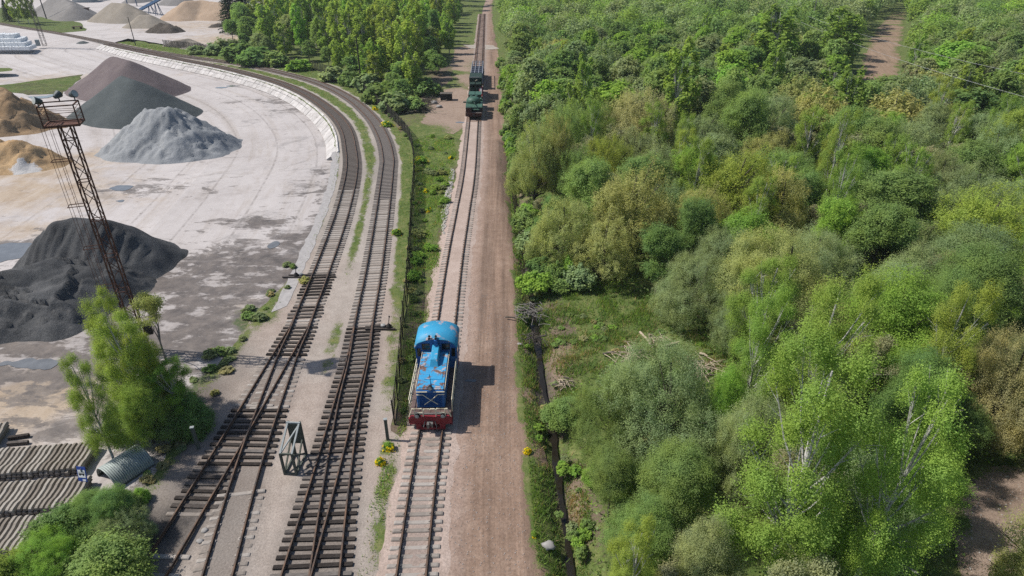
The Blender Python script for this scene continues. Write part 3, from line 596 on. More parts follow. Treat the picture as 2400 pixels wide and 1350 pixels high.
pile('large black slag heap with a flat top behind the lattice lighting mast', [(135, 520, 5.0), (170, 508, 5.2), (232, 515, 5.0), (300, 548, 3.2), (372, 580, 1.3), (405, 585, .5)], M_coal, .95, None, .25, .25, base=0, gro=claw, sm=.5, detail=.7)
pile('low spreading black slag heap with terraced ridges in front of the flat-topped heap', [(-150, 675, 3.5), (20, 642, 3.3), (110, 622, 3.2), (205, 630, 2.5), (120, 668, 2.5), (0, 690, 2.4), (140, 700, 1.8), (200, 712, 1.0)], M_coal, .62, None, .2, .3, base=0, lump=.1, sm=.6, gro=ridges)
pile('small steep black slag mound beside the flat-topped heap', [(285, 590, 1.9), (325, 602, .9)], M_coal, .8, None, .2, .25, base=0)
pile('tall dark brown sand heap with a rough dug face', [(-70, 195, 1.), (0, 200, .97), (42, 222, .72)], M_dsand, .8, 316, .4, 1.1, base=0, lump=.9, detail=1.2, gully=.8, name='sand_pile', cat='sand pile')
pile('lower tan sand heap with white powder spilled at its foot', [(-40, 322, 1.), (40, 324, .95), (80, 350, .55), (108, 352, .42)], M_sand, .72, 412, .3, .6, base=0, lump=.5, gully=.4, name='sand_pile', cat='sand pile',
     patch=lambda X, Y, Z: 1.2*np.maximum(np.exp(-(((X-W(60, 402).x)/1.8)**2+((Y-W(60, 402).y)/1.6)**2)), np.exp(-(((X-W(0, 420).x)/3)**2+((Y-W(0, 420).y)/1.3)**2))))
pile('grey gravel heap behind the small brick shed', [(120, -6, 1.), (150, -4, 1.), (172, 12, .8)], M_grey_g, .62, 38, .9, .15, base=0, detail=.5)
pile('low grey gravel mound beside the small brick shed', [(197, 24, 1.), (206, 26, .8)], M_grey_g, .6, 36, .9, .1, base=0)
pile('tall beige gravel heap in front of the blue conveyor', [(262, 6, 1.), (295, 8, 1.), (325, 26, .6)], M_beige, .64, 53, .8, .12, base=0, detail=.4)
pile('smaller beige gravel heap overlapping the tall beige one', [(330, 34, 1.), (352, 35, .97)], M_beige, .6, 67, .7, .12, base=0, detail=.4)
pile('large orange sand heap beside the dark spruces', [(432, 2, 1.), (470, 0, 1.), (520, 6, .9), (545, 20, .6)], M_orange, .62, 50, .9, .25, base=0, name='sand_pile', cat='sand pile')
pile('distant grey gravel heap beyond the blue conveyor', [(310, -12, 1.), (325, -14, 1.)], M_grey_g, .6, 8, 1.2, .15, base=0)
pile('distant pale gravel heap under the upper end of the conveyor', [(420, -14, 1.), (400, -12, .9)], M_grey_g, .6, 14, 1.2, .15, base=0)
pile('dark heap of earth and rubbish with weeds growing on it', [(375, 53, 1.), (398, 56, .9), (415, 64, .5)], M_earthp, .6, 78, .6, .9, base=0, lump=1.2, name='rubbish_heap', cat='rubbish heap')
pile('flat grey earth mound beside the fence', [(405, 90, 1.), (440, 88, .9), (460, 95, .7)], pile_mat('grey earth', (.2, .175, .15), (.27, .24, .2), (.33, .3, .26), 3), .55, 108, .6, .5, base=0, lump=.5, name='earth_mound', cat='earth mound')
pile('dark brown spoil bank below the spruces', [(500, 56, 1.), (530, 55, .9), (545, 60, .6)], M_earthp, .6, 65, .6, .8, base=0, lump=.8, name='earth_mound', cat='earth mound')
pile('little dark grit heap at the end of the white wall', [(193, 93, 1.), (188, 94, .8)], M_slate, .55, 100, .5, .1, base=0)
# ------------------------------------------------------------------ foliage
def leaf_mat(name, byobj=True, trans=.5):
    m = bpy.data.materials.new(name); m.use_nodes = True; t = m.node_tree; t.nodes.clear(); g = G.__new__(G); g.m = m; g.t = t; g._c = None
    out = g.n('OutputMaterial'); ti = g.attr('tint')
    col = g.n('ObjectInfo').outputs['Color'] if byobj else g.attr('col', 'Color')
    c = g.mul(col, g.ramp(ti, [(0., .6), (.5, .97), (1., 1.4)])); c = g.mix(g.ramp(ti, [(.8, 0.), (1., .25)]), c, (.30, .30, .10))
    hv = g.noise(.55, 3, .6); c = g.mix(g.ramp(hv, [(.38, .0), (.62, .8)]), c, g.mix(1., c, (1.13, 1.03, .75), 'MULTIPLY'))
    d = g.n('BsdfDiffuse'); g.put(d.inputs[0], c); tr = g.n('BsdfTranslucent'); g.put(tr.inputs[0], g.mix(.5, c, g.mix(1., c, (1.2, 1.3, .5), 'MULTIPLY')))
    mx = g.n('MixShader'); mx.inputs[0].default_value = trans; t.links.new(d.outputs[0], mx.inputs[1]); t.links.new(tr.outputs[0], mx.inputs[2]); t.links.new(mx.outputs[0], out.inputs[0]); return m
M_leaf = leaf_mat('leaves'); M_leafc = leaf_mat('leaves of the wood', False); M_needle = leaf_mat('needles', True, .1)
M_bark = plain('bark', (.05, .042, .034), (.13, .11, .09), 5, .95); M_bgrey = plain('grey bark', (.17, .155, .14), (.3, .28, .26), 5, .95)
def birch_bark():
    g = G('birch bark', .8, .2); f = g.noise(1., 4, .7, g.map((3, 3, 9))); return g.done(g.ramp(f, [(.36, (.05, .045, .04)), (.46, (.55, .53, .5)), (.7, (.68, .66, .62))]))
M_birch = birch_bark()
def unit(n):
    v = RS.normal(size=(n, 3)); return v/np.linalg.norm(v, axis=1, keepdims=True)
def cards(P, N, S, asp=.6, T=None):
    """leaf quads (rhombi): centres, normals, half length"""
    n = len(P); N = N/np.maximum(np.linalg.norm(N, axis=1, keepdims=True), 1e-6); t = T if T is not None else unit(n); t = t - N*(t*N).sum(1, keepdims=True); t /= np.maximum(np.linalg.norm(t, axis=1, keepdims=True), 1e-6)
    b = np.cross(N, t); S = np.asarray(S).reshape(-1, 1)
    V = np.stack([P-t*S, P-b*S*asp, P+t*S, P+b*S*asp], 1).reshape(-1, 3); return V, np.arange(4*n).reshape(n, 4)
def leafmesh(name, P, N, S, asp=.6, T=None, tint=None, col=None):
    V, F = cards(P, N, S, asp, T); n = len(P); tint = RS.rand(n)*.75 + .1 if tint is None else tint
    at = {'tint': np.repeat(tint, 4)}
    if col is not None: at['col'] = np.repeat(col, 4, 0)
    return np_mesh(name, V, F, at)
def clumpy(cen, rad, n, zs=.85, up=.35, inner=.5, body=(0, 0, 0), out=.8):
    """n leaves spread over clumps; returns positions, normals, tints"""
    cen = np.asarray(cen); rad = np.asarray(rad); k = RS.choice(len(cen), n, p=rad**2/np.sum(rad**2)); d = unit(n)
    o = cen[k]-np.asarray(body); o = o/np.maximum(np.linalg.norm(o, axis=1, keepdims=True), 1e-6); flip = (d*o).sum(1) < -.35; d[flip] *= -1
    rr = rad[k]*(inner+(1-inner)*RS.rand(n)**.5)*(1+.18*RS.normal(size=n)); P = cen[k] + (d*rr[:, None] + RS.normal(size=(n, 3))*(.22*rad[k])[:, None])*np.array([1, 1, zs])
    N = d*out + unit(n)*.55 + np.array([0, 0, up]); ct = RS.rand(len(cen)); tint = np.clip(.18 + .35*ct[k] + .35*RS.rand(n) + .12*d[:, 2], 0, 1); return P, N, tint
def trunk_mb(H, r, cen, nl=10, bend=.3, lean=(0, 0), z0=.25):
    m = MB(); pts = [Vector((lean[0]*t + bend*math.sin(t*3.1), lean[1]*t + bend*.7*math.sin(t*2.3+1), H*t)) for t in (0, .15, .35, .55, .75, .95)]
    m.tube(pts, [r*(1-.85*t) for t in (0, .15, .35, .55, .75, .95)], 6)
    for i in RS.choice(len(cen), min(nl, len(cen)), False):
        c = Vector(cen[i]); t = min(max((c.z/H)*.6, z0), .8); a = Vector((lean[0]*t + bend*math.sin(t*3.1), lean[1]*t + bend*.7*math.sin(t*2.3+1), H*t)); mid = a.lerp(c, .5)+Vector((0, 0, -.1*(c-a).length)); e = a.lerp(c, 1.02)
        m.tube([a, mid, e], [r*(.5-.3*t), r*.22, r*.07], 4, False)
        for q in range(3): m.tube([mid.lerp(e, .3+.2*q), mid.lerp(e, .6+.2*q)+Vector(RS.uniform(-1, 1, 3))*.16*H*.5*.5], [r*.12, r*.04], 3, False)
    return m
def tufted(lobes, n, leaf, per=34, sig=.16, stretch=1., shell=.55, asp=.6, up=.5, grow=0., body=(0, 0, 0)):
    """crown of lobes (x, y, z, r, height factor): each lobe carries twig tufts, each tuft a loose spray of leaves"""
    C_, S_, L_ = [], [], []
    for x, y, z, r, hf in lobes:
        d = unit(per*2); o = np.array([x, y, z])-np.asarray(body); o = o/max(np.linalg.norm(o), 1e-6); d = d[(d @ o > -.55) & (d[:, 2] > -.7)][:per]
        q = d*(r*(shell+(1.08-shell)*RS.rand(len(d))**.6)*RS.uniform(.82, 1.16, len(d)))[:, None]*[1, 1, hf] + [x, y, z]
        C_.append(q); S_.append(np.full(len(d), r)); L_.append(np.tile((x, y, z), (len(d), 1)))
    C_, S_, L_ = np.concatenate(C_), np.concatenate(S_), np.concatenate(L_); k = RS.choice(len(C_), n, p=S_**1.6/np.sum(S_**1.6)); sg = sig*np.sqrt(S_[k])*RS.uniform(.7, 1.35, len(C_))[k]
    P = C_[k] + RS.normal(size=(n, 3))*sg[:, None]*[1, 1, stretch]; P[:, 2] = np.maximum(P[:, 2], .1); o = P-L_[k]; o /= np.maximum(np.linalg.norm(o, axis=1, keepdims=True), 1e-6)
    N = o*.65 + unit(n)*.6 + [0, 0, up]; tint = np.clip(.15+.4*RS.rand(len(C_))[k]+.4*RS.rand(n), 0, 1); T = None
    if grow: T = unit(n)*.6 + o*.5 + [0, 0, grow]
    return leafmesh('crown', P, N, leaf*RS.uniform(.6, 1.35, n), asp, T, tint), C_[RS.permutation(len(C_))]
def make_broad(seed, Rr=3.6, H=9.5, n=50000, leaf=.064, per=60):
    RS.seed(seed); lob = []
    for i in range(11):
        t = RS.uniform(0, 1); a = 2.4*i+RS.uniform(-.4, .4); rho = Rr*(.62*(1-t*.75))*RS.uniform(.6, 1.15); lob.append((rho*math.cos(a), rho*math.sin(a), H*(.34+.48*t), Rr*RS.uniform(.30, .50), RS.uniform(.85, 1.3)))
    lob.append((0, 0, H*.8, Rr*.42, 1.1)); m, c = tufted(lob, n, leaf, per, .17, 1.0, body=(0, 0, H*.4)); return m, trunk_mb(H*.85, .16, c, 18).mesh('trunk')
def make_willow(seed, Rr=4.2, H=10, n=58000, leaf=.07, per=74):
    RS.seed(seed); lob = [(RS.uniform(-.4, .4), RS.uniform(-.4, .4), H*.62, Rr*.56, 1.25)]
    for a in np.linspace(0, 6.28, 9)[:-1]+RS.rand(8)*.6: lob.append((Rr*RS.uniform(.45, .65)*math.cos(a), Rr*RS.uniform(.45, .65)*math.sin(a), H*RS.uniform(.3, .6), Rr*RS.uniform(.30, .46), RS.uniform(1.1, 1.5)))
    for a in RS.rand(4)*6.28: lob.append((Rr*.75*math.cos(a), Rr*.75*math.sin(a), H*RS.uniform(.16, .3), Rr*.26, 1.2))
    m, c = tufted(lob, n, leaf, per, .125, 1.7, .6, .42, .4, .9, (0, 0, H*.3)); return m, trunk_mb(H*.85, .22, c, 24, .4, z0=.08).mesh('trunk')
def make_birch(seed, Rr=2.3, H=14, n=28000, leaf=.054, t0=.2, per=26):
    RS.seed(seed); lob = []
    for i in range(26):
        t = t0 + (.98-t0)*(i+RS.rand())/26; e = (t-t0)/(1-t0); r = Rr*(max(0, math.sin(math.pi*(.16+.74*e)))**.6*.82+.03)*RS.uniform(.35, .95); a = 2.4*i+RS.uniform(-.5, .5); lob.append((r*math.cos(a), r*math.sin(a), H*t-.1*r, Rr*RS.uniform(.24, .42)*(1.1-.5*e), 1.5))
    m, c = tufted(lob, n, leaf, per, .15, 2.2, .2, .7, .35, 0, (0, 0, H*.55)); return m, trunk_mb(H*.97, .15, c, 26, .22, lean=(RS.uniform(-.5, .5), RS.uniform(-.3, .3)), z0=.3).mesh('trunk')
def make_spruce(seed, Rr=3.0, H=15, n=14000):
    RS.seed(seed); P = []; N = []; t = []
    for i in range(160):
        u = (i/160)**.8; z = H*(.06+.94*u); r = Rr*(1-u)**.85*RS.uniform(.75, 1.1)+.12; a = i*2.399; m = int(n/160*(1.6-1.3*u)); s = RS.rand(m)**.6
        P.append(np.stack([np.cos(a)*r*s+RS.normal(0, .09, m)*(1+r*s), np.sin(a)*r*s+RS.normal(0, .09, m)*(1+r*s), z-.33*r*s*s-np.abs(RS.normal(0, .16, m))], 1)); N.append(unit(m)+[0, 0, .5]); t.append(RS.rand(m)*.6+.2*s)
    P = np.concatenate(P); N = np.concatenate(N); t = np.concatenate(t); return leafmesh('crown', P, N, .2*RS.uniform(.6, 1.3, len(P)), .45, tint=t), MB().tube([(0, 0, 0), (0, 0, H*.96)], [.2, .03], 6).mesh('trunk')
def make_bare(seed, Rr=2.6, H=8, n=4200, leaf=.12):
    RS.seed(seed); m = MB(); tips = []
    def grow(a, d, L, r, dep):
        b = a + d*L; m.tube([a, a.lerp(b, .5)+Vector(RS.uniform(-1, 1, 3))*.06*L, b], [r, r*.8, r*.62], 5 if dep < 2 else 3, False)
        if dep >= 5: tips.append(b); return
        if dep >= 2: tips.append(b)
        for k in range(2 if dep > 0 else 4):
            q = (d + Vector(RS.uniform(-1, 1, 3))*.62 + Vector((0, 0, .22))).normalized(); grow(b, q, L*RS.uniform(.62, .85), r*.58, dep+1)
    grow(Vector((0, 0, 0)), Vector((0, 0, 1)), H*.24, .13, 0); cen = np.array(tips); P, N, t = clumpy(cen, np.full(len(cen), .5), n, inner=.0)
    return leafmesh('crown', P, N, leaf*RS.uniform(.6, 1.3, n), .6, tint=t), m.mesh('trunk')
def make_shrub(seed, Rr=1.5, H=2.6, n=6500, leaf=.12, per=22):
    RS.seed(seed); lob = [(0, 0, H*.55, Rr*.55, 1.2)] + [(Rr*.55*math.cos(a), Rr*.55*math.sin(a), H*RS.uniform(.2, .5), Rr*RS.uniform(.32, .5), RS.uniform(.9, 1.3)) for a in np.linspace(0, 6.28, 7)[:-1]+RS.rand(6)*.7]
    me, c = tufted(lob, n, leaf, per, .15, 1.2, .4); m = MB()
    for q in c[:14]: m.tube([(0, 0, 0), tuple(q*.5+[0, 0, .1]), tuple(q)], [.04, .025, .008], 4, False)
    return me, m.mesh('trunk')
KINDS = {   # name, category, makers close by, makers further off, nominal radius, nominal height, bark
    'broad': ('deciduous_tree', 'tree', [lambda s=s: make_broad(s) for s in (1, 2, 3, 4)], [lambda s=s: make_broad(s, n=8000, leaf=.19, per=30) for s in (11, 12, 13)], 3.6, 9.5, M_bark),
    'willow': ('willow_tree', 'tree', [lambda s=s: make_willow(s) for s in (21, 22, 23)], [lambda s=s: make_willow(s, n=11000, leaf=.21) for s in (24, 25)], 4.2, 10, M_bark),
    'birch': ('birch_tree', 'tree', [lambda s=s: make_birch(s) for s in (31, 32, 33)], [lambda s=s: make_birch(s, n=5200, leaf=.19) for s in (34, 35, 36)], 2.3, 14, M_birch),
    'spruce': ('spruce_tree', 'tree', [lambda: make_spruce(41)], [lambda: make_spruce(42, n=9000)], 3.0, 15, M_bark),
    'bare': ('sparse_tree', 'tree', [lambda s=s: make_bare(s) for s in (51, 52)], [lambda: make_bare(53, n=2200, leaf=.2)], 2.6, 8, M_bgrey),
    'weed': ('weed_clump', 'weed', [lambda s=s: make_shrub(s, n=1500, leaf=.2, per=12) for s in (71, 72)], [lambda s=s: make_shrub(s, n=700, leaf=.3, per=10) for s in (73,)], 1.5, 2.6, M_bark),
    'shrub': ('shrub', 'shrub', [lambda s=s: make_shrub(s) for s in (61, 62, 63)], [lambda s=s: make_shrub(s, n=1800, leaf=.24) for s in (64, 65)], 1.5, 2.6, M_bark)}
CLOSE = {'broad': [lambda s=s: make_broad(s, n=110000, leaf=.042, per=110) for s in (5, 6, 7)], 'willow': [lambda s=s: make_willow(s, n=130000, leaf=.048, per=120) for s in (26, 27)], 'birch': [lambda s=s: make_birch(s, n=85000, leaf=.034, t0=.22, per=70) for s in (37, 38, 39)], 'shrub': [lambda s=s: make_shrub(s, n=30000, leaf=.045, per=50) for s in (66, 67)], 'bare': [lambda s=s: make_bare(s, n=9000, leaf=.07) for s in (54, 55)]}
_protos = {}
def proto(kind, near, v):
    L = CLOSE[kind] if near == 2 and kind in CLOSE else KINDS[kind][2 if near else 3]; v %= len(L); key = (kind, near, v)
    if key not in _protos:
        c, t = L[v](); c.materials.append(M_needle if kind == 'spruce' else M_leaf); t.materials.append(KINDS[kind][6]); _protos[key] = (c, t)
    return _protos[key]
COL = {'mid': (.215, .315, .11), 'bright': (.235, .385, .08), 'deep': (.175, .28, .10), 'olive': (.335, .36, .15), 'tan': (.39, .365, .20), 'grey': (.265, .345, .18), 'birch': (.24, .35, .085), 'yellow': (.285, .365, .085), 'dull': (.25, .31, .16), 'spruce': (.022, .042, .02), 'greytwig': (.27, .285, .18)}
COLW = {'mid': 'mid green', 'bright': 'bright fresh green', 'deep': 'deep green', 'olive': 'olive', 'tan': 'tan budding', 'grey': 'grey-green', 'birch': 'light green', 'yellow': 'yellow-green', 'dull': 'dull green', 'spruce': 'dark', 'greytwig': 'grey twiggy'}
TREES = []          # x, y, r, h of everything planted
rt = random.Random(5)
def plant(kind, x, y, r, h, col, label, group=None, near=None, z=0, rz=None, kb=1.):
    nm, cat, _, _, r0, h0, _ = KINDS[kind]; near = (2 if y < 50 else y < 92) if near in (None, True) else near; c, t = proto(kind, near, rt.randrange(9))
    e = empty(nm, (x, y, z), rz if rz is not None else rt.uniform(0, 6.28), label, cat, group); b = rt.uniform(.86, 1.14)*kb
    for me, n_ in ((t, 'trunk'), (c, 'crown')):
        o = link(n_, me, None, e); o.scale = (r/r0, r/r0*rt.uniform(.9, 1.1), h/h0); cc = COL[col]; o.color = (cc[0]*b*rt.uniform(.93, 1.07), cc[1]*b, cc[2]*b, 1)
    TREES.append((x, y, r, h)); return e
def plant_px(kind, px, py_, wpx, h, col, label, group=None, f=.58, **k):
    p = W(px, py_, f*h); r = wpx/2/FPX*ZC(p.y, f*h)*1.16; return plant(kind, p.x, p.y, r, h, col, label, group, **k)
EXPL = [  # crown centre in the picture, width, height m, colour, label
 ('willow', 1250, 365, 105, 11, 'olive', 'slim olive willow at the road edge across from the armoured vehicle wagons'),
 ('willow', 1295, 345, 95, 12, 'olive', 'slim tall willow with a dark visible trunk behind the roadside olive willow'),
 ('willow', 1388, 290, 150, 10, 'mid', 'round green willow standing behind the slim roadside willows'),
 ('willow', 1500, 275, 165, 12, 'tan', 'large tan budding willow, palest brown crown of the wood'),
 ('willow', 1425, 372, 120, 9, 'yellow', 'yellow-green willow in front of the large tan willow'),
 ('willow', 1545, 385, 110, 9, 'grey', 'grey-green willow at the foot of the large tan willow'),
 ('willow', 1360, 400, 100, 9, 'mid', 'green willow between the slim roadside willows and the yellow-green willow'),
 ('birch', 1590, 215, 85, 16, 'birch', 'tall pointed birch rising behind the large tan willow'),
 ('willow', 1490, 470, 215, 11, 'olive', 'big olive willow on the far side of the grassy clearing'),
 ('willow', 1318, 525, 150, 8, 'olive', 'broad olive willow leaning over the drainage ditch'),
 ('willow', 1420, 565, 150, 7, 'olive', 'low olive willow with a dark leaning trunk at the clearing edge'),
 ('willow', 1740, 425, 210, 11, 'yellow', 'large yellow-olive willow standing behind the grey-olive willow of the clearing'),
 ('willow', 1830, 470, 150, 10, 'olive', 'olive willow beside the large yellow-olive willow'),
 ('willow', 1650, 500, 150, 9, 'olive', 'olive willow between the clearing and the large yellow-olive willow'),
 ('willow', 1690, 600, 175, 8, 'grey', 'grey-olive willow bordering the grassy clearing'),
 ('willow', 1840, 640, 270, 10, 'olive', 'widest olive-green willow crown of the wood'),
 ('willow', 1760, 720, 150, 7, 'dull', 'dull green willow below the widest olive-green willow'),
 ('broad', 1550, 600, 140, 7, 'deep', 'deep green tree in shade behind the grassy clearing'),
 ('willow', 1560, 915, 270, 9, 'grey', 'large grey-green willow between the clearing and the ditch bushes'),
 ('willow', 1420, 965, 150, 6.5, 'mid', 'green willow beside the ditch in front of the large grey-green willow'),
 ('broad', 1700, 955, 110, 7, 'bright', 'bright fresh green tree beside the large grey-green willow'),
 ('birch', 1870, 1075, 250, 15, 'birch', 'large near birch with a long white trunk and light leaves'),
 ('birch', 2110, 1125, 220, 14, 'birch', 'second near birch with a white trunk beside the bare soil'),
 ('broad', 2170, 1130, 190, 6, 'bright', 'bright fresh green tree at the edge of the bare soil'),
 ('birch', 1940, 860, 190, 14, 'birch', 'light green birch behind the two near birches'),
 ('willow', 1770, 1010, 170, 8, 'grey', 'grey-green willow between the near birch and the bright tree'),
 ('broad', 1440, 1130, 150, 5, 'mid', 'green bush-like tree by the ditch'),
 ('broad', 1590, 1130, 200, 6.5, 'mid', 'mid green tree in front of the large grey-green willow'),
 ('broad', 1520, 1240, 170, 5, 'mid', 'low mid green tree beside the straw-coloured ditch bank'),
 ('broad', 1660, 1300, 170, 6, 'dull', 'dull green tree at the foot of the large near birch'),
 ('bare', 1600, 1290, 150, 4, 'greytwig', 'grey leafless brushy tree near the ditch'),
 ('broad', 2100, 760, 270, 10, 'bright', 'large bright green tree in the middle of the wood'),
 ('broad', 2290, 690, 230, 10, 'mid', 'mid green tree beside the large bright green tree'),
 ('willow', 2370, 880, 190, 9, 'tan', 'tan budding willow next to the bare soil'),
 ('broad', 2150, 930, 200, 8, 'deep', 'deep green tree in the hollow behind the second near birch'),
 ('broad', 2240, 990, 150, 5, 'deep', 'deep green tree beside the tan budding willow'),
 ('willow', 2330, 520, 230, 10, 'yellow', 'yellow-olive willow on the far slope of the wood'),
 ('bare', 1975, 350, 120, 11, 'greytwig', 'pale bare branching tree behind the yellow-olive willow'),
 ('broad', 2100, 480, 230, 9, 'mid', 'broad mid green tree behind the large bright green tree'),
 ('birch', 1965, 95, 95, 16, 'birch', 'birch with a white trunk foot beside the far dirt road'),
 ('birch', 1815, 100, 90, 17, 'birch', 'tall birch standing between the wire poles'),
 ('broad', 2240, 150, 150, 11, 'bright', 'bright green tree across the far dirt road'),
 ('broad', 2375, 330, 140, 10, 'yellow', 'yellow-green tree with a rounded crown high in the wood'),
 ('broad', 1500, 155, 100, 9, 'bright', 'bright green round tree far back behind the tan willow'),
 ('broad', 1960, 540, 130, 8, 'bright', 'bright green tree behind the widest olive-green willow')]
for k, px, py_, wpx, h, col, lab in EXPL: plant_px(k, px, py_, wpx, h, col, lab)
EDGE_PX = [(1385, 1500), (1362, 1350), (1350, 1150), (1322, 1000), (1300, 900), (1278, 780), (1266, 700), (1255, 600), (1235, 520), (1210, 400), (1192, 320), (1182, 200), (1167, 120), (1157, 60), (1152, 0)]
EDGE = [W2(*p) for p in EDGE_PX]; ex_ = lambda y: float(np.interp(y, [p[1] for p in EDGE], [p[0] for p in EDGE]))
KEEP = [[(1270, 690), (1400, 672), (1530, 712), (1640, 790), (1720, 900), (1670, 925), (1600, 860), (1440, 850), (1330, 950), (1280, 850)], [(1995, 190), (2035, 100), (2075, 38), (2125, 34), (2118, 165)], [(2262, 1360), (2258, 1125), (2330, 1090), (2410, 1085), (2410, 1360)], [(1895, 128), (1890, 102), (1920, 100), (1925, 130)]]
KW = [[W2(*p) for p in K] for K in KEEP]
def clear_ok(x, y, r, h):
    for f, e in ((.0, 0), (.3, 1), (.3, -1), (.55, 1), (.55, -1), (.8, .7), (.8, -.7), (1, 0)):
        q = PX(x+e*r, y, f*h)
        if any(inpoly(np.array([q[0]]), np.array([q[1]]), K)[0] for K in KEEP): return False
    for f in (.35, .6, .85, 1):
        sx, sy = np.array([x+.81*f*h]), np.array([y-.1*f*h])
        if inpoly(sx, sy, KW[2])[0]: return False
    return True
def free(x, y, r, k=.8): return all((x-a)**2+(y-b)**2 > (k*(r+q))**2 for a, b, q, _ in TREES)
def pick(opts):
    t = rt.random()*sum(o[1] for o in opts)
    for o in opts:
        t -= o[1]
        if t <= 0: return o[0]
    return opts[-1][0]
nf = {}
YFAR = 172.
for tries in range(12000):
    y = rt.uniform(17, YFAR) if tries % 3 else rt.uniform(17, 80); xm = 10 + .87*ZC(y, 4); x = rt.uniform(ex_(y), xm)
    kind = pick([('broad', 5), ('birch', .3), ('willow', 2.6), ('bare', .45)]); h = {'broad': rt.uniform(6, 9.5), 'birch': rt.uniform(9, 13), 'willow': rt.uniform(6, 9), 'bare': rt.uniform(6, 9)}[kind]; r = {'broad': rt.uniform(2.8, 4.8), 'birch': rt.uniform(1.8, 2.6), 'willow': rt.uniform(3., 4.8), 'bare': rt.uniform(1.8, 2.8)}[kind]
    if y > 66 and kind in ('broad', 'willow'): r *= 1.22; h *= 1.25
    if x < ex_(y)+4 : h *= .6; r *= .7
    if x < ex_(y) + r*(1.05 if y < 95 else .55) or not free(x, y, r, .60) or not clear_ok(x, y, r, h): continue
    zn = 'near' if y < 62 else 'middle' if y < 110 else 'far'; nf[kind] = nf.get(kind, 0)+1
    if nf[kind] > 260: continue
    col = pick({'broad': [('mid', 5), ('deep', 2.2), ('bright', 2), ('grey', 1.6), ('dull', 1.6)], 'birch': [('birch', 4), ('yellow', 1)], 'willow': [('mid', 1), ('olive', 1.4), ('grey', 2), ('dull', 2)], 'bare': [('greytwig', 1)]}[kind])
    nm = {'broad': 'leafy tree', 'birch': 'slender birch', 'willow': 'rounded willow', 'bare': 'half bare tree'}[kind]
    plant(kind, x, y, r, h, col, f'{COLW[col]} {nm} packed into the {zn} part of the wood beyond the ditch', f'{COLW[col]} {nm}s in the {zn} part of the wood')
nf = 0
for tries in range(2500):      # bushes along the wood's edge and in its gaps
    y = rt.uniform(25, 172 if tries % 2 else 120); x = ex_(y) + (rt.uniform(1.0 if y < 36 else -.5, 4.5) if tries % 2 else rt.uniform(0, .87*ZC(y, 2))); r = rt.uniform(.8, 1.7); h = rt.uniform(1.2, 2.8)
    if not all((x-a)**2+(y-b)**2 > (.55*q+.6*r)**2 for a, b, q, _ in TREES) or not clear_ok(x, y, r, h): continue
    nf += 1
    if nf > 190: break
    col = pick([('mid', 4), ('bright', 2), ('deep', 2), ('grey', 2)]); zn = 'ditch side' if x < ex_(y)+5 else 'shaded floor'
    plant('shrub', x, y, r, h, col, f'{COLW[col]} leafy shrub on the {zn} of the wood beside the dirt road', f'{COLW[col]} shrubs on the {zn} of the wood')
# wood behind the curved track: birches, bushes, spruces
LW = [W2(*p) for p in [(575, 122), (680, 140), (765, 160), (835, 188), (905, 225), (950, 245), (1000, 205), (1035, 178), (1052, 150), (1060, 110), (1072, 60), (1085, 25), (640, 25), (600, 60), (520, 100)]]
lb = 0
for tries in range(3500):
    p = W(rt.uniform(500, 1090), rt.uniform(28, 245)); x, y = p.x, p.y
    if not inpoly(np.array([x]), np.array([y]), LW)[0]: continue
    q = PX(x, y, 0); kind = pick([('birch', 4), ('broad', 3.5)]) if q[0] > 640 else pick([('broad', 3), ('birch', 1)]); low = dpoly(np.array([x]), np.array([y]), LW, True)[0] < 4
    r = rt.uniform(2.4, 3.6) if kind == 'birch' else rt.uniform(2.6, 4.2); h = rt.uniform(12, 15.5) if kind == 'birch' else rt.uniform(7, 11)
    if low or q[1] > 205: h *= .62; r *= .8
    if not free(x, y, r, .6): continue
    lb += 1
    if lb > 190: break
    col = pick([('birch', 3), ('yellow', 3), ('bright', 1.2)]) if kind == 'birch' else pick([('mid', 3), ('deep', 3), ('dull', 1)])
    nm = 'tall slim birch' if kind == 'birch' else 'bushy tree'
    plant(kind, x, y, r, h, col, f'{COLW[col]} {nm} in the wood behind the wire fence', f'{COLW[col]} {nm}s behind the wire fence', kb=1.15)
for px, py_, wpx, h, col in ((530, 105, 60, 4.5, 'dull'), (560, 120, 70, 5, 'mid'), (600, 128, 80, 5, 'deep'), (640, 135, 60, 4, 'mid'), (505, 112, 50, 3.5, 'grey'), (700, 150, 50, 3, 'bright'), (780, 170, 60, 3.5, 'grey'), (880, 215, 60, 4, 'mid'), (925, 235, 70, 4, 'dull'), (970, 240, 50, 3, 'mid'), (1000, 200, 60, 4, 'deep'), (860, 190, 60, 4, 'dull'), (820, 180, 50, 3.5, 'mid'), (460, 115, 40, 2.5, 'grey')):
    plant_px('shrub', px, py_, wpx, h, col, f'{COLW[col]} bush just behind the wire fence of the curved track', f'{COLW[col]} bushes behind the wire fence', f=.5, near=True)
for i, (px, py_, wpx, h) in enumerate(((538, 22, 60, 17), (566, 18, 55, 18), (675, -20, 50, 17), (800, -25, 40, 17), (845, -22, 50, 18))):
    plant_px('spruce', px, py_, wpx, h, 'spruce', 'dark spruce beside the large orange sand heap' if i < 2 else 'dark spruce rising behind the birch wood', 'dark spruces by the sand heap' if i < 2 else 'dark spruces behind the birches', f=.45)
plant_px('spruce', 16, 30, 26, 8, 'deep', 'small dark conical spruce alone on the grass plot', f=.4, kb=.35)
for px, py_, wp in ((28, 8, 26), (52, 10, 22), (64, 6, 20)): plant_px('birch', px, py_, wp, 13, 'yellow', 'light birch on the grass plot near the lone spruce', 'birches on the grass plot', f=.55)
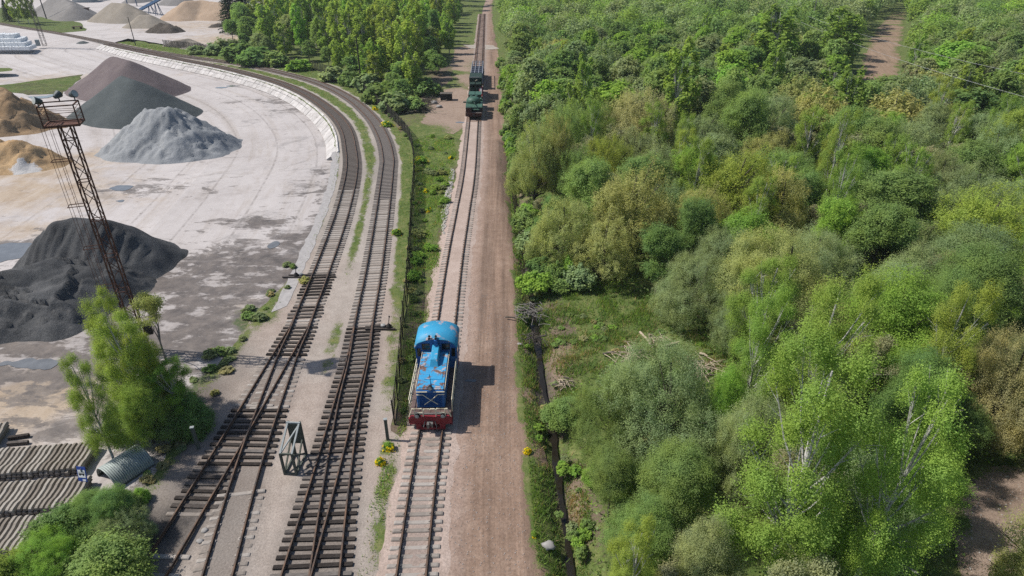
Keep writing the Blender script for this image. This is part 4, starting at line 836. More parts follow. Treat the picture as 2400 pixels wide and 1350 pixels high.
# trees and bushes between yard and tracks, near the camera
plant_px('birch', 300, 850, 125, 8.6, 'yellow', 'broad yellow-green birch clump at the foot of the lattice lighting mast')
plant_px('birch', 268, 800, 95, 9.0, 'yellow', 'tall narrow yellow-green birch standing next to the slag heap')
plant_px('birch', 345, 870, 95, 6.6, 'yellow', 'yellow-green birch between the lattice mast and the siding')
plant_px('birch', 215, 950, 90, 8.5, 'birch', 'slender birch growing beside the corrugated shelter')
plant_px('birch', 405, 910, 95, 5.2, 'bright', 'bright green young birch between the slag ground and the siding')
plant_px('broad', 335, 965, 110, 4.6, 'birch', 'light green bushy tree behind the corrugated shelter')
plant_px('shrub', 290, 985, 90, 2.8, 'mid', 'mid green shrub close behind the corrugated shelter')
plant_px('shrub', 395, 985, 80, 2.4, 'mid', 'mid green shrub on the gravel bank below the young birch')
plant_px('bare', 355, 740, 110, 7, 'olive', 'thin twiggy tree with pale buds next to the lattice mast', near=True)
plant_px('shrub', 440, 960, 90, 3, 'deep', 'deep green bush beside the short wooden post by the siding', near=True)
plant_px('broad', 215, 1195, 120, 3.0, 'mid', 'green bushy tree in front of the stacked sleepers', near=True)
plant_px('shrub', 150, 1235, 150, 2.6, 'deep', 'deep green shrub spreading over the ends of the stacked sleepers', near=True)
plant_px('willow', 290, 1235, 110, 2.8, 'grey', 'loose grey-green willow bush beside the stacked sleepers', near=True)
plant_px('willow', 85, 1300, 150, 3.0, 'bright', 'bright green bushy tree by the lowest sleeper stack', near=True)
plant_px('broad', 270, 1190, 110, 3.4, 'deep', 'deep green bushy tree beside the corrugated shelter opening', near=True)
plant_px('shrub', 250, 1315, 170, 2.8, 'mid', 'green shrub at the foot of the bushy trees near the siding', near=True)
plant_px('shrub', 20, 1340, 120, 2.4, 'yellow', 'yellow-green shrub at the bottom of the sleeper yard', near=True)
# distant wood, one mass
def far_wood():
    P, N, S, CC = [], [], [], []; rf = np.random.RandomState(3); n = 0; taken = {}
    def one(x, y, r, h, c, m):
        RS.seed(int(abs(x*13+y*7)) % 99999); k = 20; d = unit(k*3); d = d[d[:, 2] > -.2][:k]; cen = d*np.array([r*.72, r*.72, h*.32]) + [x, y, h*.6]; p, nn, t = clumpy(cen, np.full(len(cen), r*.36), m, zs=1.2, up=.5, inner=.2, body=(x, y, h*.4))
        P.append(p); N.append(nn); S.append(RS.uniform(.6, 1.25, m)*(.13+.0009*y)); CC.append(np.array(c)[None]*(.6+.8*t[:, None]))
    def ok(x, y, r):
        i, j = int(x//4), int(y//4)
        for a in range(i-1, i+2):
            for b in range(j-1, j+2):
                for q in taken.get((a, b), ()):
                    if (q[0]-x)**2+(q[1]-y)**2 < (.58*(r+q[2]))**2: return False
        taken.setdefault((i, j), []).append((x, y, r)); return True
    for _ in range(16000):
        y = rf.uniform(YFAR-4, 470); x = rf.uniform(-.95*y, .95*y+20); r = rf.uniform(3.6, 6.2); h = rf.uniform(8, 12.5); q = PX(x, y, 0)
        right = x > ex_(min(y, 360)) + r
        left = q[0] < 1112 - max(0, (y-300))*.02 and ((q[1] < 34 and q[0] > 590) or (q[1] < 16 and q[0] > 545) or (q[1] < 1 and q[0] > 200 and q[0] < 240) or q[1] < -6) and y > 250
        if not (right or left) or n > 1500 or not clear_ok(x, y, r, h) or not free(x, y, r, .5) or not ok(x, y, r): continue
        n += 1; one(x, y, r, h, COL[['mid', 'mid', 'deep', 'grey', 'bright', 'birch', 'dull'][rf.randint(7)]], 1500 if y < 260 else 800)
    P, N, S, CC = map(np.concatenate, (P, N, S, CC)); o = link('distant_forest', leafmesh('distant_forest', P, N, S, .7, col=CC), M_leafc); tag(o, 'distant mass of green woodland reaching past the tracks', 'forest', None, 'stuff')
far_wood()
# undergrowth and grass
def scatter(n, poly, dens=None):
    xs_ = [p[0] for p in poly]; ys_ = [p[1] for p in poly]; p = RS.uniform((min(xs_), min(ys_)), (max(xs_), max(ys_)), (n, 2)); p = p[inpoly(p[:, 0], p[:, 1], poly)]
    if dens is not None: p = p[RS.rand(len(p)) < dens(p[:, 0], p[:, 1])]
    return p
def gz(x, y): return -.012 + ditch_dip(dpoly(x, y, DITCH))
RS.seed(77)
pl = [(e[0]+.6, e[1]) for e in EDGE if e[1] < 160]; poly = pl + [(.9*160+20, 160), (.9*25+25, 22)]
KW = [[W2(*p) for p in K] for K in KEEP]
u = scatter(500000, poly, lambda x, y: np.clip(48/y, 0, 1)**2.5 * ~inpoly(x, y, KW[0]) * ~inpoly(x, y, KW[1]) * ~inpoly(x, y, KW[2])); n = len(u); hgt = RS.rand(n)**2*1.3*(.4+fbm(u[:, 0]*.3, u[:, 1]*.3, 12))
P = np.stack([u[:, 0], u[:, 1], hgt], 1); cc = np.array([COL['mid'], COL['deep'], COL['bright'], COL['dull']])[RS.randint(0, 4, n)]
tag(link('undergrowth', leafmesh('undergrowth', P, unit(n)+[0, 0, .9], RS.uniform(.05, .11, n)*(.5+u[:, 1]/45), .6, col=cc), M_leafc), 'green undergrowth covering the floor of the wood', 'undergrowth', None, 'stuff')
def blades(name, pts, h, wd, cols, label, zf=gz):
    n = len(pts); x, y = pts[:, 0], pts[:, 1]; z = zf(x, y); a = RS.uniform(0, 6.28, n); hh = h*RS.uniform(.4, 1.2, n); ww = wd*RS.uniform(.6, 1.4, n)*(1+y/60); b = np.stack([x, y, z], 1); d = np.stack([np.cos(a), np.sin(a), 0*a], 1); l = RS.normal(0, .35, (n, 2))*hh[:, None]
    V = np.stack([b-d*ww[:, None], b+d*ww[:, None], b+np.stack([l[:, 0], l[:, 1], hh], 1)], 1).reshape(-1, 3); ti = RS.rand(n); me = np_mesh(name, V, np.arange(3*n).reshape(n, 3), {'tint': np.repeat(ti*.8+.1, 3), 'col': np.repeat(cols, 3, 0)}); return tag(link(name, me, M_leafc), label, 'grass', None, 'stuff')
def gcols(x, y, straw):
    g = np.array([COL['mid'], COL['bright'], COL['deep']])[RS.randint(0, 3, len(x))]*.85; s = RS.rand(len(x)) < straw; g[s] = np.array((.40, .31, .18))*RS.uniform(.7, 1.1, (s.sum(), 1)); return g
verge = [W2(*p) for p in [(1196, 420), (1203, 600), (1210, 760), (1222, 900), (1240, 1100), (1256, 1300), (1262, 1400)]] + [W2(*p) for p in [(1420, 1400), (1385, 1200), (1350, 1000), (1330, 950), (1420, 880), (1560, 840), (1690, 930), (1740, 840), (1600, 720), (1450, 660), (1270, 660), (1245, 560), (1210, 420)]]
def vd(x, y):
    d = dpoly(x, y, DITCH); k = fbm(x*.7, y*.7, 15); return np.where(d < .3, 0, .12 + 1.0*sstep(.42, .62, k))*np.clip(1.2*sstep(-.2, .5, x-np.interp(y, [p[1] for p in [W2(*q) for q in RD_R]], [p[0] for p in [W2(*q) for q in RD_R]])), .05, 1)
p = scatter(240000, verge, vd); st = np.clip(.08 + .85*blobs(p[:, 0], p[:, 1], STRAW) + .25*sstep(.5, .7, fbm(p[:, 0]*.5, p[:, 1]*.5, 19)), 0, 1)
blades('grass', p, .34, .02, gcols(p[:, 0], p[:, 1], st*.8), 'rough green and straw grass along the ditch and clearing')
strip = [(q.x, q.y) for q in FENCE if q.y < 100] ; strip = strip + [W2(1010, 330), W2(1060, 330), W2(1072, 360), W2(1050, 480), W2(1040, 600), W2(1010, 740), W2(985, 860), W2(955, 1010), W2(905, 1180), W2(850, 1340), W2(812, 1400)][::1] if strip[0][1] > strip[-1][1] else strip
sp_ = [(q.x+.3, q.y) for q in FENCE if q.y < 100][::4] + [W2(900, 1080), W2(862, 1200), W2(830, 1400), W2(868, 1400), W2(905, 1180), W2(952, 1010), W2(975, 860), W2(1005, 740), W2(1032, 600), W2(1045, 480), W2(1070, 360), W2(1062, 325), W2(1000, 320)]
p = scatter(170000, sp_, lambda x, y: .08+.8*sstep(.42, .58, fbm(x*.5, y*.3, 25))); blades('grass', p, .22, .02, gcols(p[:, 0], p[:, 1], .14)*1.3, 'bright grass strip between the wire fence and the straight track')
gp = [W2(*q) for q in gpoly_px] if 'gpoly_px' in globals() else gpoly
p = scatter(260000, gpoly, lambda x, y: np.clip(gravel_attrs(x, y, None)['grass']*1.6-.45, 0, 1)); blades('grass', p, .16, .022, gcols(p[:, 0], p[:, 1], .15), 'weedy grass tufts in the gravel between the curving tracks', lambda x, y: 0*x)

RS.seed(5)
wl_ = 0
for k in range(700):
    t = rt.uniform(0, len(DITCH)-1.01); i = int(t); c = (DITCH[i][0]*(1-t+i)+DITCH[i+1][0]*(t-i), DITCH[i][1]*(1-t+i)+DITCH[i+1][1]*(t-i)); sd = rt.choice((-1, 1, 1)); x = c[0]+sd*rt.uniform(.25, 1.3); y = c[1]+rt.uniform(-.5, .5)
    if not 18 < y < 95 or vnoise(x*.6, y*.35, 8) < .42: continue
    wl_ += 1
    if wl_ > 50: break
    r = rt.uniform(.18, .48); col = pick([('mid', 3), ('bright', 2), ('dull', 2), ('tan', 1.2)])
    plant('weed', x, y, r, r*rt.uniform(.9, 1.6), col, f'low {COLW[col]} weed clump on the banks of the drainage ditch', f'{COLW[col]} weed clumps on the ditch banks', near=(y < 50), z=-.25)
for k in range(60):
    q = FENCE[rt.randrange(len(FENCE)//2, len(FENCE))]; x = q.x+rt.uniform(-.3, 1.2); y = q.y+rt.uniform(-.5, .5); r = rt.uniform(.2, .5); col = pick([('mid', 3), ('dull', 3), ('tan', 1)])
    plant('weed', x, y, r, r*rt.uniform(.9, 1.5), col, f'small {COLW[col]} weed clump growing along the wire fence', f'{COLW[col]} weed clumps along the wire fence', near=(y < 50))

k = 0
for t_ in range(900):
    x, y = rt.uniform(-14, 0), rt.uniform(48, 112)
    if not inpoly(np.array([x]), np.array([y]), sp_)[0] or not (rt.random() < .15 + .85*(vnoise(x*.4, y*.25, 33) > .5)): continue
    if np.min(dpoly(np.array([x]), np.array([y]), xy(LC))) < 2.1: continue
    k += 1
    if k > 30: break
    r = rt.uniform(.3, .8); col = pick([('bright', 3), ('dull', 2), ('yellow', 1), ('olive', 1)])
    plant('weed' if r < .7 else 'shrub', x, y, r, r*rt.uniform(.8, 1.3), col, f'{COLW[col]} scrubby growth in the strip between wire fence and straight track', f'{COLW[col]} scrub between fence and straight track', near=True)
for tries in range(500):      # tussocks on the clearing
    x, y = rt.uniform(0, 26), rt.uniform(34, 55)
    if not inpoly(np.array([x]), np.array([y]), KW[0])[0] or vnoise(x*.5, y*.5, 35) < .62: continue
    r = rt.uniform(.2, .45); col = pick([('mid', 3), ('bright', 2), ('tan', 1.6), ('dull', 1)]); nf += 1
    if nf > 290: break
    plant('weed', x, y, r, r*rt.uniform(.5, .9), col, f'{COLW[col]} grassy tussock on the clearing beside the ditch', f'{COLW[col]} tussocks on the clearing', near=True)

for k in range(46):
    q = yard_near[rt.randrange(len(yard_near)-2)]; p = W(q[0]+rt.uniform(-30, 25), q[1]+rt.uniform(-25, 25)); r = rt.uniform(.2, .6); col = pick([('mid', 3), ('dull', 3), ('tan', 1.5), ('olive', 1)])
    plant('weed', p.x, p.y, r, r*rt.uniform(.6, 1.2), col, f'{COLW[col]} weed tuft on the earth bank between yard and siding', f'{COLW[col]} weed tufts between yard and siding', near=True)

for k in range(26):
    px, py_ = rt.uniform(-20, 335), rt.uniform(1165, 1385)
    if px < 300-(py_-1165)*1.3 : continue
    p = W(px, py_); r = rt.uniform(.3, .75); col = pick([('mid', 3), ('bright', 2), ('yellow', 1), ('grey', 1)])
    plant('shrub' if r > .5 else 'weed', p.x, p.y, r, r*rt.uniform(1.0, 2.2), col, f'{COLW[col]} loose scrub below the sleeper stacks near the siding', f'{COLW[col]} loose scrub below the sleeper stacks')
# ------------------------------------------------------------------ locomotive
M_blue_p = patchy('worn blue paint', (.014, .11, .36), (.03, .17, .47), (.05, .2, .46), (.10, .09, .10), 1.6, .56, .66)
M_blue_r = patchy('peeling blue roof paint', (.03, .32, .58), (.05, .40, .66), (.55, .45, .47), (.22, .13, .1), .9, .54, .68)
M_blue_h = patchy('rusting blue hood paint', (.03, .31, .62), (.06, .40, .70), (.48, .42, .42), (.20, .105, .07), 1.1, .57, .545)
M_red = patchy('dark red paint', (.20, .014, .022), (.30, .026, .038), None, (.1, .05, .04), 2, .7, .66)
M_deck = plain('brown deck plates', (.13, .085, .075), (.2, .14, .125), 2, .8); M_cream = plain('cream rail paint', (.78, .70, .5), (.95, .86, .66), 6, .5); M_black = plain('black grease', (.012, .012, .012), (.03, .028, .026), 6, .7)
M_glass = plain('dark glass', (.008, .01, .01), (.02, .022, .02), 3, .12, spec=.6); M_lamp = plain('lamp glass', (.3, .32, .32), (.5, .52, .52), 5, .15, spec=.6); M_steel = plain('grey steel', (.16, .155, .15), (.3, .29, .28), 7, .5, .4)
def on_line(L, y):
    i = min(range(len(L)), key=lambda k: abs(L[k].y-y)); t = tangents(L)[i]; t = -t if t.y < 0 else t; return L[i].copy(), math.atan2(t.y, t.x)-math.pi/2
def loco():
    p, rz = on_line(LC, 35.95); r = empty('locomotive', p, rz, 'bright blue shunting locomotive with peeling paint and a red buffer beam', 'locomotive')
    MB().box((0, .1, 1.18), (2.74, 7.7, .22)).build('frame', M_black, r)
    m = MB()
    for k in range(8):
        for s in (-1, 1): m.box((s*1.16, -3.25+k*.62, 1.305), (.40, .60, .03))
    for k in range(4): m.box((-.96+k*.64, -3.4, 1.306), (.62, .62, .03))
    m.build('deck', M_deck, r)
    for e, nm in ((-1, 1), (1, 2)):
        y = e*3.92 if e > 0 else -3.86
        bm = MB().prism([(-1.42, .78), (-1.42, 1.12), (-1.25, 1.3), (1.25, 1.3), (1.42, 1.12), (1.42, .78), (1.0, .66), (-1.0, .66)], y-.1, y+.1).box((-.78, y-.02, .5), (.36, .2, .5)).box((.78, y-.02, .5), (.36, .2, .5)).box((0, y+.02*e, .34), (1.86, .24, .16)).build('buffer_beam', M_red, r)
        c = MB().box((0, y+e*.16, .82), (.34, .3, .26)).box((-.12, y+e*.38, .84), (.16, .3, .34)).box((.14, y+e*.34, .84), (.1, .22, .3)).tube([(.3, y+e*.12, .95), (.42, y+e*.3, .6), (.36, y+e*.25, .42)], .03).tube([(-.35, y+e*.12, .95), (-.45, y+e*.3, .62), (-.4, y+e*.2, .45)], .03); c.build('coupler', M_steel, r)
    MB().box((0, -3.7, 1.34), (2.1, .14, .08)).build('step_plate', M_steel, r)
    hood = bevel(MB().box((0, -.82, 2.02), (1.86, 4.44, 1.45)).build('hood', M_blue_p, r), .07, 3)
    m = MB()
    for s in (-1, 1):
        for k in range(5): m.box((s*.935, -2.55+k*.85, 2.0), (.02, .7, 1.05))
    m.build('side_door', M_blue_p, hood)
    m = MB()
    for x in (-.5, 0, .5): m.box((x, -3.045, 2.0), (.46, .02, 1.1))
    m.build('front_grille', plain('blue grille', (.008, .06, .22), (.012, .09, .3), 9), hood)
    top = bevel(MB().box((0, -.82, 2.775), (1.80, 4.3, .10)).build('hood_roof', M_blue_h, r), .04, 2)
    for a, b, c_, d in ((-.42, -.1, 1.1, .9), (.1, -1.45, 1.2, 1.0), (0, -2.55, 1.5, .55)): MB().box((a, b, 2.84), (c_, d, .03)).build('hatch', M_blue_h, top)
    dk = MB(); dk.v = []; 
    dk.add([(-.30, -.55, 2.8), (.34, -.55, 2.8), (.34, 1.42, 2.8), (-.30, 1.42, 2.8), (-.22, -.25, 3.28), (.26, -.25, 3.28), (.26, 1.42, 3.42), (-.22, 1.42, 3.42)], [(0, 1, 2, 3), (4, 5, 6, 7), (0, 1, 5, 4), (1, 2, 6, 5), (2, 3, 7, 6), (3, 0, 4, 7)])
    bevel(dk.build('exhaust_duct', M_blue_r, r), .04)
    MB().box((.05, 1.25, 3.6), (.26, .2, .5)).tube([(.05, 1.25, 3.8), (.05, 1.25, 4.05)], .06).build('exhaust_stack', M_blue_p, r)
    arch = lambda w_, z0, zs, zt: [(-w_, z0), (-w_, zs)] + [(-w_*math.cos(a), zs+(zt-zs)*math.sin(a)) for a in np.linspace(.12, math.pi-.12, 15)] + [(w_, zs), (w_, z0)]
    cab = MB().prism(arch(1.48, 1.3, 3.2, 3.84), 1.42, 3.62).build('cab', M_blue_p, r)
    ro = arch(1.56, 0, 3.12, 3.92)[1:-1]; ri = [(a*.94, b-.09) for a, b in ro[::-1]]
    roof = MB().prism(ro+ri, 1.34, 3.76).build('roof', M_blue_r, cab, True)
    for x0, x1, z0, z1 in ((-1.0, -.42, 2.92, 3.45), (.42, 1.0, 2.92, 3.45), (-1.36, -1.1, 2.35, 3.05), (1.1, 1.36, 2.35, 3.05)):
        for y in (1.41, 3.63): MB().box(((x0+x1)/2, y, (z0+z1)/2), (x1-x0, .03, z1-z0)).build('window', M_glass, cab)
    for s in (-1, 1):
        for y in (2.05, 2.9): MB().box((s*1.485, y, 2.75), (.03, .6, .75)).build('window', M_glass, cab)
        MB().box((s*1.484, 3.38, 2.2), (.03, .42, 1.6)).build('door', M_blue_h, cab)
    for x in (-.42, .05):
        MB().lathe([(.04, 0), (.04, .18), (.1, .2), (.05, .3)], 8, Matrix.Translation((x, 1.4, 3.86))).tube([(x, 1.5, 3.98), (x, 1.1, 4.05)], [.03, .08], 8).build('horn', M_dark, r)
    def lamp(loc, rad, nm='headlight'):
        T = Matrix.Translation(loc) @ Matrix.Rotation(math.pi/2, 4, 'X'); h = MB().lathe([(rad*.6, -.28), (rad, -.1), (rad*1.08, .02), (rad*.9, .03)], 16, T).build(nm, M_dark, r); MB().lathe([(.01, .035), (rad*.88, .035), (rad*.88, .045), (.01, .06)], 16, T).build('lens', M_lamp, h)
    lamp((.0, -3.05, 2.93), .15); lamp((-.85, -3.98, 1.38), .15); lamp((.85, -3.98, 1.38), .15)
    MB().add([(-.2, -3.0, 2.85), (.2, -3.0, 2.85), (0, -2.3, 2.86), (0, -2.9, 3.05)], [(0, 1, 2), (0, 1, 3), (1, 2, 3), (0, 2, 3)]).build('lamp_fairing', M_blue_p, r)
    MB().tube([(.02, -2.55, 2.85), (-.02, -2.62, 3.75)], .02, 5).build('antenna', M_dark, r)
    m = MB()
    for pts in ([(-1.38, -3.9, 1.28), (-1.15, -3.9, 1.95), (-.52, -3.9, 1.95), (-.44, -3.9, 1.85), (-.44, -3.9, 1.1)], [(1.38, -3.9, 1.28), (1.15, -3.9, 1.95), (.46, -3.9, 1.95), (.4, -3.9, 1.85), (.4, -3.9, 1.1)], [(-.44, -3.9, 1.6), (-.36, -3.9, 1.93), (-.06, -3.9, 1.93), (.0, -3.9, 1.85)], [(.0, -3.9, 1.85), (.06, -3.9, 1.93), (.32, -3.9, 1.93), (.4, -3.9, 1.6)], [(-1.0, -3.9, 1.2), (-1.0, -3.9, 1.95)], [(1.0, -3.9, 1.2), (1.0, -3.9, 1.95)], [(-1.0, -3.9, 1.6), (-.44, -3.9, 1.6)], [(.4, -3.9, 1.6), (1.0, -3.9, 1.6)]): m.tube(pts, .042, 6)
    m.build('front_railing', M_cream, r)
    m = MB(); y = -3.07
    for pts in ([(-.93, y, 2.42), (-.5, y, 2.42), (.02, y-.02, 1.98), (.48, y, 2.44), (.93, y, 2.44)], [(-.42, y, 1.62), (.02, y-.02, 1.98), (.46, y, 1.62)], [(-.95, y, 2.66), (-.2, y, 2.66)], [(.2, y, 2.66), (.95, y, 2.66)]): m.tube(pts, .033, 5)
    m.build('trim_stripe', M_cream, r)
    for s in (-1, 1):
        m = MB()
        for z in (1.75, 2.2): m.tube([(s*1.42, -3.3, z), (s*1.42, 1.3, z)], .03, 5)
        for k in range(5): m.tube([(s*1.42, -3.3+k*1.15, 1.2), (s*1.42, -3.3+k*1.15, 2.2)], .022, 5)
        m.build('side_railing', M_cream, r)
        MB().tube([(s*.95, -2.9, 2.66), (s*.97, -2.8, 2.82), (s*.97, 1.35, 2.82)], .02, 5).build('hood_railing', M_cream, r)
        m = MB()
        for y in (-3.45, 3.2):
            for z in (.45, .8, 1.1): m.box((s*1.32, y, z), (.2, .5, .04))
            m.bar((s*1.4, y-.25, .4), (s*1.4, y-.25, 1.2), .04); m.bar((s*1.4, y+.25, .4), (s*1.4, y+.25, 1.2), .04)
        m.build('step', M_red, r)
    for y in (-1.6, 1.7):
        for s in (-1, 1): MB().lathe([(.1, -.07), (.52, -.07), (.56, -.05), (.56, .05), (.5, .07), (.1, .1)], 24, Matrix.Translation((s*.79, y, .84)) @ Matrix.Rotation(s*math.pi/2, 4, 'Y')).build('wheel', M_black, r)
    MB().box((0, .05, .75), (1.3, 6.4, .5)).box((0, 0, .95), (2.3, 1.6, .6)).build('underframe', M_black, r)
    m = MB().tube([(-.9, 3.98, 1.2), (-.9, 3.98, 2.2), (.9, 3.98, 2.2), (.9, 3.98, 1.2)], .026).tube([(-1.05, 4.0, 1.2), (-1.05, 4.0, 2.5)], .03); m.build('rear_railing', M_cream, r)
loco()
# ------------------------------------------------------------------ wagons and their loads
M_wag = plain('brown wagon paint', (.06, .028, .022), (.12, .05, .04), 3, .8); M_plank = plain('grey planks', (.2, .175, .155), (.33, .3, .28), 3, .9, stretch=(1, 6, 1)); M_army = plain('army green', (.04, .105, .072), (.075, .16, .115), 3, .55); M_dgreen = plain('dark green', (.014, .034, .025), (.028, .058, .042), 3, .7)
def flatcar(y0, y1, label):
    p, rz = on_line(LC, (y0+y1)/2); L = y1-y0; r = empty('flat_wagon', p, rz, label, 'wagon', 'flat wagons standing on the straight track')
    MB().box((0, 0, 1.02), (2.9, L-.6, .34)).build('frame', M_wag, r); MB().box((0, 0, 1.22), (2.8, L-.7, .06)).build('deck', M_plank, r)
    for e in (-1, 1):
        MB().box((0, e*(L/2-.35), 1.05), (2.95, .12, .6)).tube([(-.9, e*(L/2-.28), .9), (-.9, e*(L/2-.28), 1.9)], .03).build('buffer_beam', M_wag, r)
        MB().box((0, e*(L/2-.1), .95), (.3, .5, .28)).box((.1, e*(L/2+.1), .95), (.22, .2, .36)).build('coupler', M_black, r)
        b = MB().box((0, e*(L/2-2.1), .7), (2.1, 2.6, .3)).build('bogie', M_black, r)
        for dy in (-.9, .9):
            for s in (-1, 1): MB().lathe([(.1, -.06), (.45, -.06), (.5, .04), (.42, .07), (.1, .09)], 16, Matrix.Translation((s*.79, e*(L/2-2.1)+dy, .78)) @ Matrix.Rotation(s*math.pi/2, 4, 'Y')).build('wheel', M_black, b)
    m = MB()
    for s in (-1, 1):
        for k in range(6): m.box((s*1.44, -L/2+1+k*(L-2)/5, 1.35), (.08, .14, .5))
    m.build('stake', M_wag, r); return p, rz, r
p1, r1, _ = flatcar(112.9, 125.2, 'brown flat wagon carrying the green tank, front wagon of the parked train')
p2, r2, _ = flatcar(126.0, 138.2, 'brown flat wagon carrying the dark green cabin truck, middle wagon of the train')
p3, r3, _ = flatcar(139.0, 156.5, 'flat wagon under the steel frame rack, last wagon of the train')
def tank():
    q = p1 + Vector((.1, -1.9, 1.25)); r = empty('army_tank', q, r1, 'green army tank with a round turret on the front flat wagon', 'tank')
    MB().prism([(-3.1, .5), (-2.6, .25), (2.8, .25), (3.0, .8), (2.6, 1.15), (-1.5, 1.15), (-2.3, .95)], -1.0, 1.0, 'x').build('hull', M_army, r)
    MB().prism([(-2.9, .85), (3.0, .85), (2.8, 1.05), (-1.9, 1.12), (-2.7, 1.0)], -1.5, 1.5, 'x').build('fender', M_army, r)
    for s in (-1, 1):
        t = MB().prism([(-2.9, .35), (-2.5, .02), (2.4, .02), (2.95, .4), (2.85, .8), (-2.7, .8)], s*1.26-.24, s*1.26+.24, 'x').build('track', M_black, r)
        for k in range(5): MB().lathe([(.1, -.25), (.36, -.25), (.38, .2), (.3, .27), (.08, .27)], 14, Matrix.Translation((s*1.27, -1.9+k*.95, .42)) @ Matrix.Rotation(s*math.pi/2, 4, 'Y')).build('road_wheel', M_army, t)
    tu = MB().lathe([(1.2, 0), (1.3, .2), (1.22, .5), (1.02, .82), (.6, 1.0), (.1, 1.05)], 24, Matrix.Translation((-.1, -.15, 1.14))).build('turret', M_army, r, True)
    for x, y in ((-.5, .2), (.4, .2)): MB().lathe([(.3, 0), (.3, .14), (.2, .2)], 14, Matrix.Translation((x, y, 2.08))).build('hatch', M_army, tu)
    MB().box((-.05, -1.25, 1.5), (.6, .4, .44)).build('mantlet', M_army, tu)
    MB().tube([(-.05, -1.35, 1.5), (.12, -2.2, 1.48), (.25, -3.0, 1.46)], [.11, .09, .08], 10).build('gun_barrel', M_dgreen, tu)
    for x in (-1.2, 1.2): MB().lathe([(.2, -.5), (.2, .5)], 12, Matrix.Translation((x, 1.6, 1.3)) @ Matrix.Rotation(math.pi/2, 4, 'X')).build('fuel_drum', M_army, r)
    MB().lathe([(.3, -.08), (.3, .08)], 12, Matrix.Translation((-1.75, -.4, 1.25))).build('spare_wheel', M_dgreen, r)
tank()
q = empty('ammunition_crate', p1+Vector((-.75, -5.0, 1.25)), r1, 'dark box standing on the front deck before the green tank', 'crate'); MB().box((0, 0, .45), (.9, 1.0, .9)).build('body', M_wag, q); MB().box((0, 0, .93), (1.0, 1.1, .06)).build('lid', M_dgreen, q)
for sx in (-.62, .62):
    q = empty('equipment_box', p1+Vector((sx, 3.1, 1.25)), r1, ('dark green equipment box behind the tank turret, on the side toward the dirt road' if sx > 0 else 'dark green equipment box behind the tank turret, on the side toward the dirt clearing'), 'equipment box', 'equipment boxes behind the tank')
    bevel(MB().box((0, 0, .85), (1.12, 2.9, 1.7)).build('body', M_dgreen, q), .06); MB().box((0, 0, 1.72), (1.16, 2.94, .06)).build('lid', M_army, q)
def truck():
    q = p2 + Vector((0, 0, 1.25)); r = empty('cabin_truck', q, r2, 'dark green military truck with two box cabins on the middle flat wagon', 'truck')
    MB().box((0, 0, .75), (2.2, 8.6, .3)).build('chassis', M_black, r)
    c = bevel(MB().box((-.55, -3.2, 1.55), (1.05, 2.0, 1.5)).box((.62, -3.2, 1.55), (1.05, 2.0, 1.5)).build('cab', M_dgreen, r), .08)
    for x in (-.55, .62): MB().box((x, -4.22, 1.9), (.8, .04, .5)).build('window', M_glass, c)
    MB().box((0, .9, 1.9), (2.5, 5.6, 2.2)).build('box_body', M_dgreen, r); MB().box((-.2, -1.7, 3.06), (2.0, .3, .12)).build('roof_rail', M_steel, r)
    MB().tube([(0, -2.4, 2.5), (.25, -3.6, 2.9), (.45, -4.0, 3.0)], .07, 6).build('hose', plain('hose', (.3, .28, .22), (.45, .42, .35)), r)
    for y in (-3.2, -.2, 1.6, 3.2):
        for s in (-1, 1): MB().lathe([(.15, -.16), (.52, -.16), (.58, 0), (.52, .16), (.15, .16)], 16, Matrix.Translation((s*1.1, y, .6)) @ Matrix.Rotation(s*math.pi/2, 4, 'Y')).build('wheel', M_black, r)
truck()
q = empty('red_panel_board', p2+Vector((1.2, -4.4, 1.25)), r2, 'red and white painted board leaning on the dark green truck', 'board'); MB().box((0, 0, .95), (.7, .06, 1.9), M=Matrix.Rotation(-.5, 4, 'X')).build('panel', plain('red board', (.35, .03, .04), (.5, .06, .07), 2), q); MB().box((.0, -.06, 1.0), (.42, .05, 1.1), M=Matrix.Rotation(-.5, 4, 'X')).build('stripe', plain('white board', (.6, .55, .55), (.75, .7, .7), 2), q)
def rack():
    q = p3 + Vector((0, 0, 1.25)); r = empty('steel_frame_rack', q, r3, 'steel grid frame rack with dark load on the last wagon of the train', 'frame rack'); m = MB(); L = 15.5
    for x in (-1.25, -.42, .42, 1.25): m.bar((x, -L/2, 2.1), (x, L/2, 2.1), .12)
    for k in range(8):
        y = -L/2 + k*L/7; m.bar((-1.25, y, 2.1), (1.25, y, 2.1), .12)
        for x in (-1.25, 1.25): m.bar((x, y, 0), (x, y, 2.1), .12)
    m.build('frame', plain('blue grey steel', (.22, .25, .3), (.34, .37, .42), 4), r); MB().box((0, 0, .55), (2.3, 14.8, 1.1)).build('load', plain('dark blue load', (.008, .012, .03), (.02, .03, .06), 1), r); MB().box((1.32, -6.6, 1.3), (.05, 1.6, 1.2)).build('blue_panel', plain('blue panel', (.05, .2, .5), (.08, .3, .6), 1), r)
rack()
